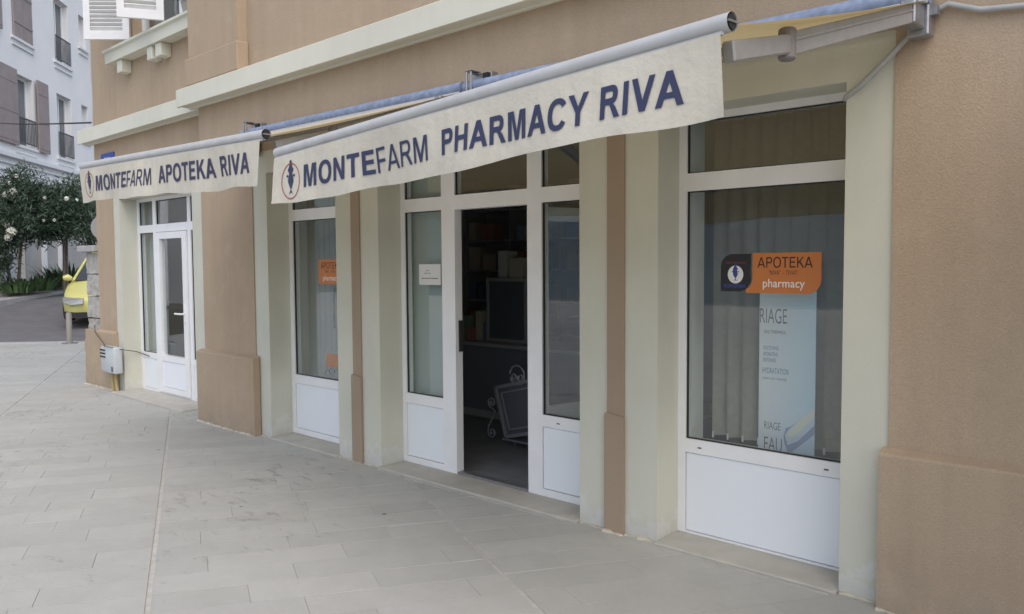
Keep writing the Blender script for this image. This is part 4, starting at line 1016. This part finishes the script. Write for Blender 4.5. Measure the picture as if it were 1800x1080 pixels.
for x0, x1, z0, z1 in OP + small:
    bm = bmesh.new(); m = (x0+x1)/2; cells(bm, [(x0+.001, x1-.001, z0+.001, z1-.001)], [(x0+.07, m-.03, z0+.08, z1-.07), (m+.03, x1-.07, z0+.08, z1-.07)] if x1-x0 > .8 else [(x0+.07, x1-.07, z0+.07, z1-.07)], .20, .27, wm)
    w = build('window', bm, PVC, wbd)
    bm = bmesh.new(); cells(bm, [(x0+.03, x1-.03, z0+.03, z1-.03)], [], .235, .25, wm); build('pane', bm, WGLASS, w)
    bm = bmesh.new(); cells(bm, [(x0-.16, x1+.16, z0-.085, z0-.002)], [], -.075, .02, wm); build('sill', bm, TRIM, w)
    bm = bmesh.new(); cells(bm, [(x0-.12, x1+.12, z0-.27, z0-.235)], [], -.05, .02, wm); build('drip_moulding', bm, TRIM, w)
for x0, x1, z0, z1 in OP:
    if x0 == .40 and abs(z0-8.82) < .1:      # this one is shut
        for a, b in ((x0-.02, x0+.60), (x0+.62, x1+.02+.0)):
            bm = bmesh.new(); cells(bm, [(a, b, z0-.03, z1+.02)], [], -.06, -.015, wm); sh = build('shutter', bm, SHUT_BROWN, wbd)
            for zz in (z0+.45, z0+1.35):
                bm = bmesh.new(); cells(bm, [(a+.02, b-.02, zz, zz+.06)], [], -.08, -.0601, wm); build('batten', bm, SHUT_BROWN, sh)
        continue
    for s, ln in ((x0-.08, -.80), (x1+.10, .80)):
        if x0 == 3.45: continue
        a, b = sorted((s, s+ln))
        bm = bmesh.new(); cells(bm, [(a, b, z0-.05, z1+.06)], [], -.12, -.075, wm); sh = build('shutter', bm, SHUT_BROWN, wbd)
        for zz in (z0+.05, z0+.92, z0+1.85):
            bm = bmesh.new(); cells(bm, [(a+.03, b-.03, zz, zz+.05)], [], -.13, -.1201, wm); build('batten', bm, SHUT_BROWN, sh)
    bm = bmesh.new(); cells(bm, [(x0-.01, x1+.01, z0+.86, z0+.90)], [], -.06, -.03, wm)
    rl = build('balcony_rail', bm, RAIL, wbd)
    bm = bmesh.new(); cells(bm, [(x0-.01, x1+.01, z0+.08, z0+.11)], [], -.06, -.03, wm); build('lower_rail', bm, RAIL, rl)
    bm = bmesh.new(); n = 13
    for i in range(n):
        a = x0 + (x1-x0)*i/(n-1); cells(bm, [(a-.010, a+.010, z0+.11, z0+.86)], [], -.055, -.035, wm)
    build('baluster', bm, RAIL, rl, kind='stuff')
def wmould(z0, z1, p, name='string_course'):
    bm = bmesh.new(); cells(bm, [(-12.05, 16.05, z0, z1)], [], -p, -.001, wm); build(name, bm, TRIM, wbd)
wmould(4.96, 5.08, .16); wmould(4.76, 4.80, .07); wmould(4.53, 4.57, .06); wmould(4.30, 4.34, .05); wmould(16.45, 16.8, .4, 'eaves')
for x0, x1, z0, z1 in GF:
    bm = bmesh.new(); cells(bm, [(x0-.2, x1+.2, z0-.3, z1+.2)], [], 1.9, 2.0, wm); build('porch_back', bm, DARKP, wbd)
cellobj('stone_base', [(-12, 16, .2, 4.28)], GF, -.03, -.0005, simple('grey_stone_base', (.36, .355, .34), .85, var=.08, vscale=2), wbd, wm)
for a, b in ((-1.0, -.32), (1.72, 1.95), (3.0, 3.15)):
    bm = bmesh.new(); cells(bm, [(a, b, 1.0, 3.85)], [], -.12, -.031, wm); build('pier', bm, TRIM, wbd)
bm = bmesh.new(); cells(bm, [(-12, 16, .2, 16.4)], [], 2.2, 11, wm); build('building_body', bm, WHITEWALL, wbd)

# planted strip with its kerb in front of the white building
KA = Vector((-24.72, 2.33)); KB = Vector((-27.89, 4.88)); KD = (KB-KA).normalized()
bm = bmesh.new(); K0, K1 = KA - KD*9, KB + KD*10
def zk(p): return .72 + .035*((Vector((p.x, p.y)) - KA).dot(KD))
out = Vector((-KD.y, KD.x)); out = out if out.dot(WC - KA) > 0 else -out
pts = [KA + KD*s for s in range(-9, 15)]
def strip(name, off0, off1, za, zb, mat, kind='structure', lab=None):
    bm = bmesh.new(); rings = []
    for p in pts:
        a = p + out*off0; b = p + out*off1; z = zk(p)
        rings.append([bm.verts.new((a.x, a.y, z+zb)), bm.verts.new((b.x, b.y, z+zb)), bm.verts.new((b.x, b.y, z+za)), bm.verts.new((a.x, a.y, z+za))])
    for A, B in zip(rings, rings[1:]):
        for k in range(4): bm.faces.new((A[k], A[(k+1)%4], B[(k+1)%4], B[k]))
    bm.faces.new(rings[0]); bm.faces.new(rings[-1][::-1])
    return tag(build(name, bm, mat), lab, name.replace('_', ' '), kind=kind)
strip('planter_kerb', 0, .22, -.9, .19, KERB, lab='pale concrete kerb of the planted strip by the white building')
strip('gutter_strip', -.55, -.001, -.9, .03, KERB, lab='worn concrete gutter along the planter kerb')
strip('planting_bed', .221, 2.6, -.9, .17, SOIL, lab='dark soil bed under the oleanders')

# ------------------------------------------------------------------ oleanders and blade plants
def oleander(label, base, blobs, flowers, stems, seed, n):
    rnd = random.Random(seed); t = thing('oleander_shrub', label, 'shrub', base, 'oleanders in front of the white building')
    bm = bmesh.new(); vol = [b[3]*b[4]*b[5] for b in blobs]
    for b, v in zip(blobs, vol):
        m = int(n*v/sum(vol)); k = max(6, m//26)
        for _ in range(k):          # leaves grow in sprays at twig ends
            while True:
                p = Vector((rnd.uniform(-1,1), rnd.uniform(-1,1), rnd.uniform(-1,1)))
                if p.length <= 1 and p.length > rnd.random()*.85: break
            c = Vector((b[0]+p.x*b[3], b[1]+p.y*b[4], b[2]+p.z*b[5])); r = rnd.uniform(.10, .24)
            leaves(bm, 26, c, (r, r, r*1.2), .17, .034, rnd, upb=.5, shell=.2)
    build('foliage', bm, LEAF, t, recalc=False)
    bm = bmesh.new()
    for s in stems: tube(bm, [Vector(q) for q in s], [.05, .04, .03][:len(s)], 7)
    build('trunk', bm, BARK, t, autos=60)
    for fx, fy, fz, fr in flowers:
        bm = bmesh.new(); k = 16 if fr > .1 else 8
        for _ in range(k):
            d = Vector((rnd.gauss(0,1), rnd.gauss(0,1), rnd.gauss(0,1))).normalized(); c = Vector((fx, fy, fz)) + d*fr*.55; u = d.orthogonal().normalized(); w = d.cross(u)
            ctr = bm.verts.new(c + d*.01); rg = [bm.verts.new(c + (u*math.cos(a*2*math.pi/10) + w*math.sin(a*2*math.pi/10))*fr*(.60 if a % 2 else .42) + d*.02*(a % 2)) for a in range(10)]
            for a in range(10): bm.faces.new((ctr, rg[a], rg[(a+1)%10]))
        build('flower_cluster', bm, FLOWER, t, recalc=False)
    return t
oleander('tall oleander with large white flower heads at the left edge', (-25.3, 2.85, .85),
         [(-24.95, 2.9, 3.05, .95, .75, .85), (-24.65, 3.0, 3.75, .50, .45, .62), (-25.9, 2.5, 3.0, .8, .7, .95), (-25.1, 2.6, 2.35, .55, .5, .45), (-24.95, 2.42, 1.75, .40, .30, .62)],
         [(-24.53, 2.54, 3.49, .14), (-24.40, 2.66, 3.58, .13), (-24.5, 2.50, 2.70, .10), (-24.42, 2.58, 2.52, .16), (-24.5, 2.52, 2.36, .12), (-24.35, 2.72, 4.0, .06), (-24.5, 2.6, 3.82, .06)],
         [((-25.25, 2.9, .8), (-25.15, 2.95, 1.7), (-24.9, 3.0, 2.8)), ((-25.35, 2.8, .8), (-25.45, 2.7, 1.8), (-25.7, 2.6, 2.9))], 3, 15000)
oleander('broad oleander with few small white flowers beside the stone pillar', (-26.3, 4.3, .9),
         [(-25.15, 3.9, 3.1, 1.15, .85, .72), (-24.6, 4.1, 3.55, .55, .5, .50), (-25.9, 4.3, 3.15, .9, .8, .7), (-24.0, 4.4, 2.75, .55, .5, .7), (-25.0, 3.7, 2.6, .8, .6, .35)],
         [(-24.6, 3.05, 3.40, .07), (-24.2, 3.35, 3.45, .055), (-23.75, 3.75, 3.42, .07), (-24.2, 3.3, 2.84, .045), (-24.0, 3.5, 2.84, .045), (-23.6, 3.95, 3.38, .05)],
         [((-25.3, 4.1, .85), (-25.2, 4.1, 1.8), (-25.0, 4.05, 2.7)), ((-25.4, 4.2, .85), (-25.6, 4.3, 1.9), (-25.8, 4.4, 2.8))], 5, 15500)
def bladeplant(label, c, r, h, n, seed):
    rnd = random.Random(seed); bm = bmesh.new()
    for _ in range(n):
        a = rnd.uniform(0, 6.283); q = rnd.random()**.6*r; b = Vector((c[0]+math.cos(a)*q, c[1]+math.sin(a)*q, c[2])); l = h*rnd.uniform(.6, 1.25)
        d = Vector((math.cos(a), math.sin(a), 0))*rnd.uniform(.1, .8)*l + Vector((0,0,l*rnd.uniform(.6, 1))); s = Vector((-math.sin(a), math.cos(a), 0))*.028
        m = b + d*.55 + Vector((0,0,.06*l)); e = b + d - Vector((0,0,.10*l))
        A, B, M1, M2, E_ = (bm.verts.new(v) for v in (b-s, b+s, m+s, m-s, e)); bm.faces.new((A, B, M1, M2)); bm.faces.new((M2, M1, E_))
    return tag(build('blade_plant', bm, LEAF2, recalc=False), label, 'plant', 'blade leaved plants in the planted strip')
bladeplant('low clump of blade leaves at the foot of the left oleander', (-25.6, 3.35, .88), .62, .48, 260, 1)
bladeplant('low clump of blade leaves at the left edge of the strip', (-24.9, 2.75, .86), .5, .42, 200, 2)
bladeplant('taller blade leaved clump beside the yellow car', (-27.1, 4.9, .95), .8, .75, 420, 3)
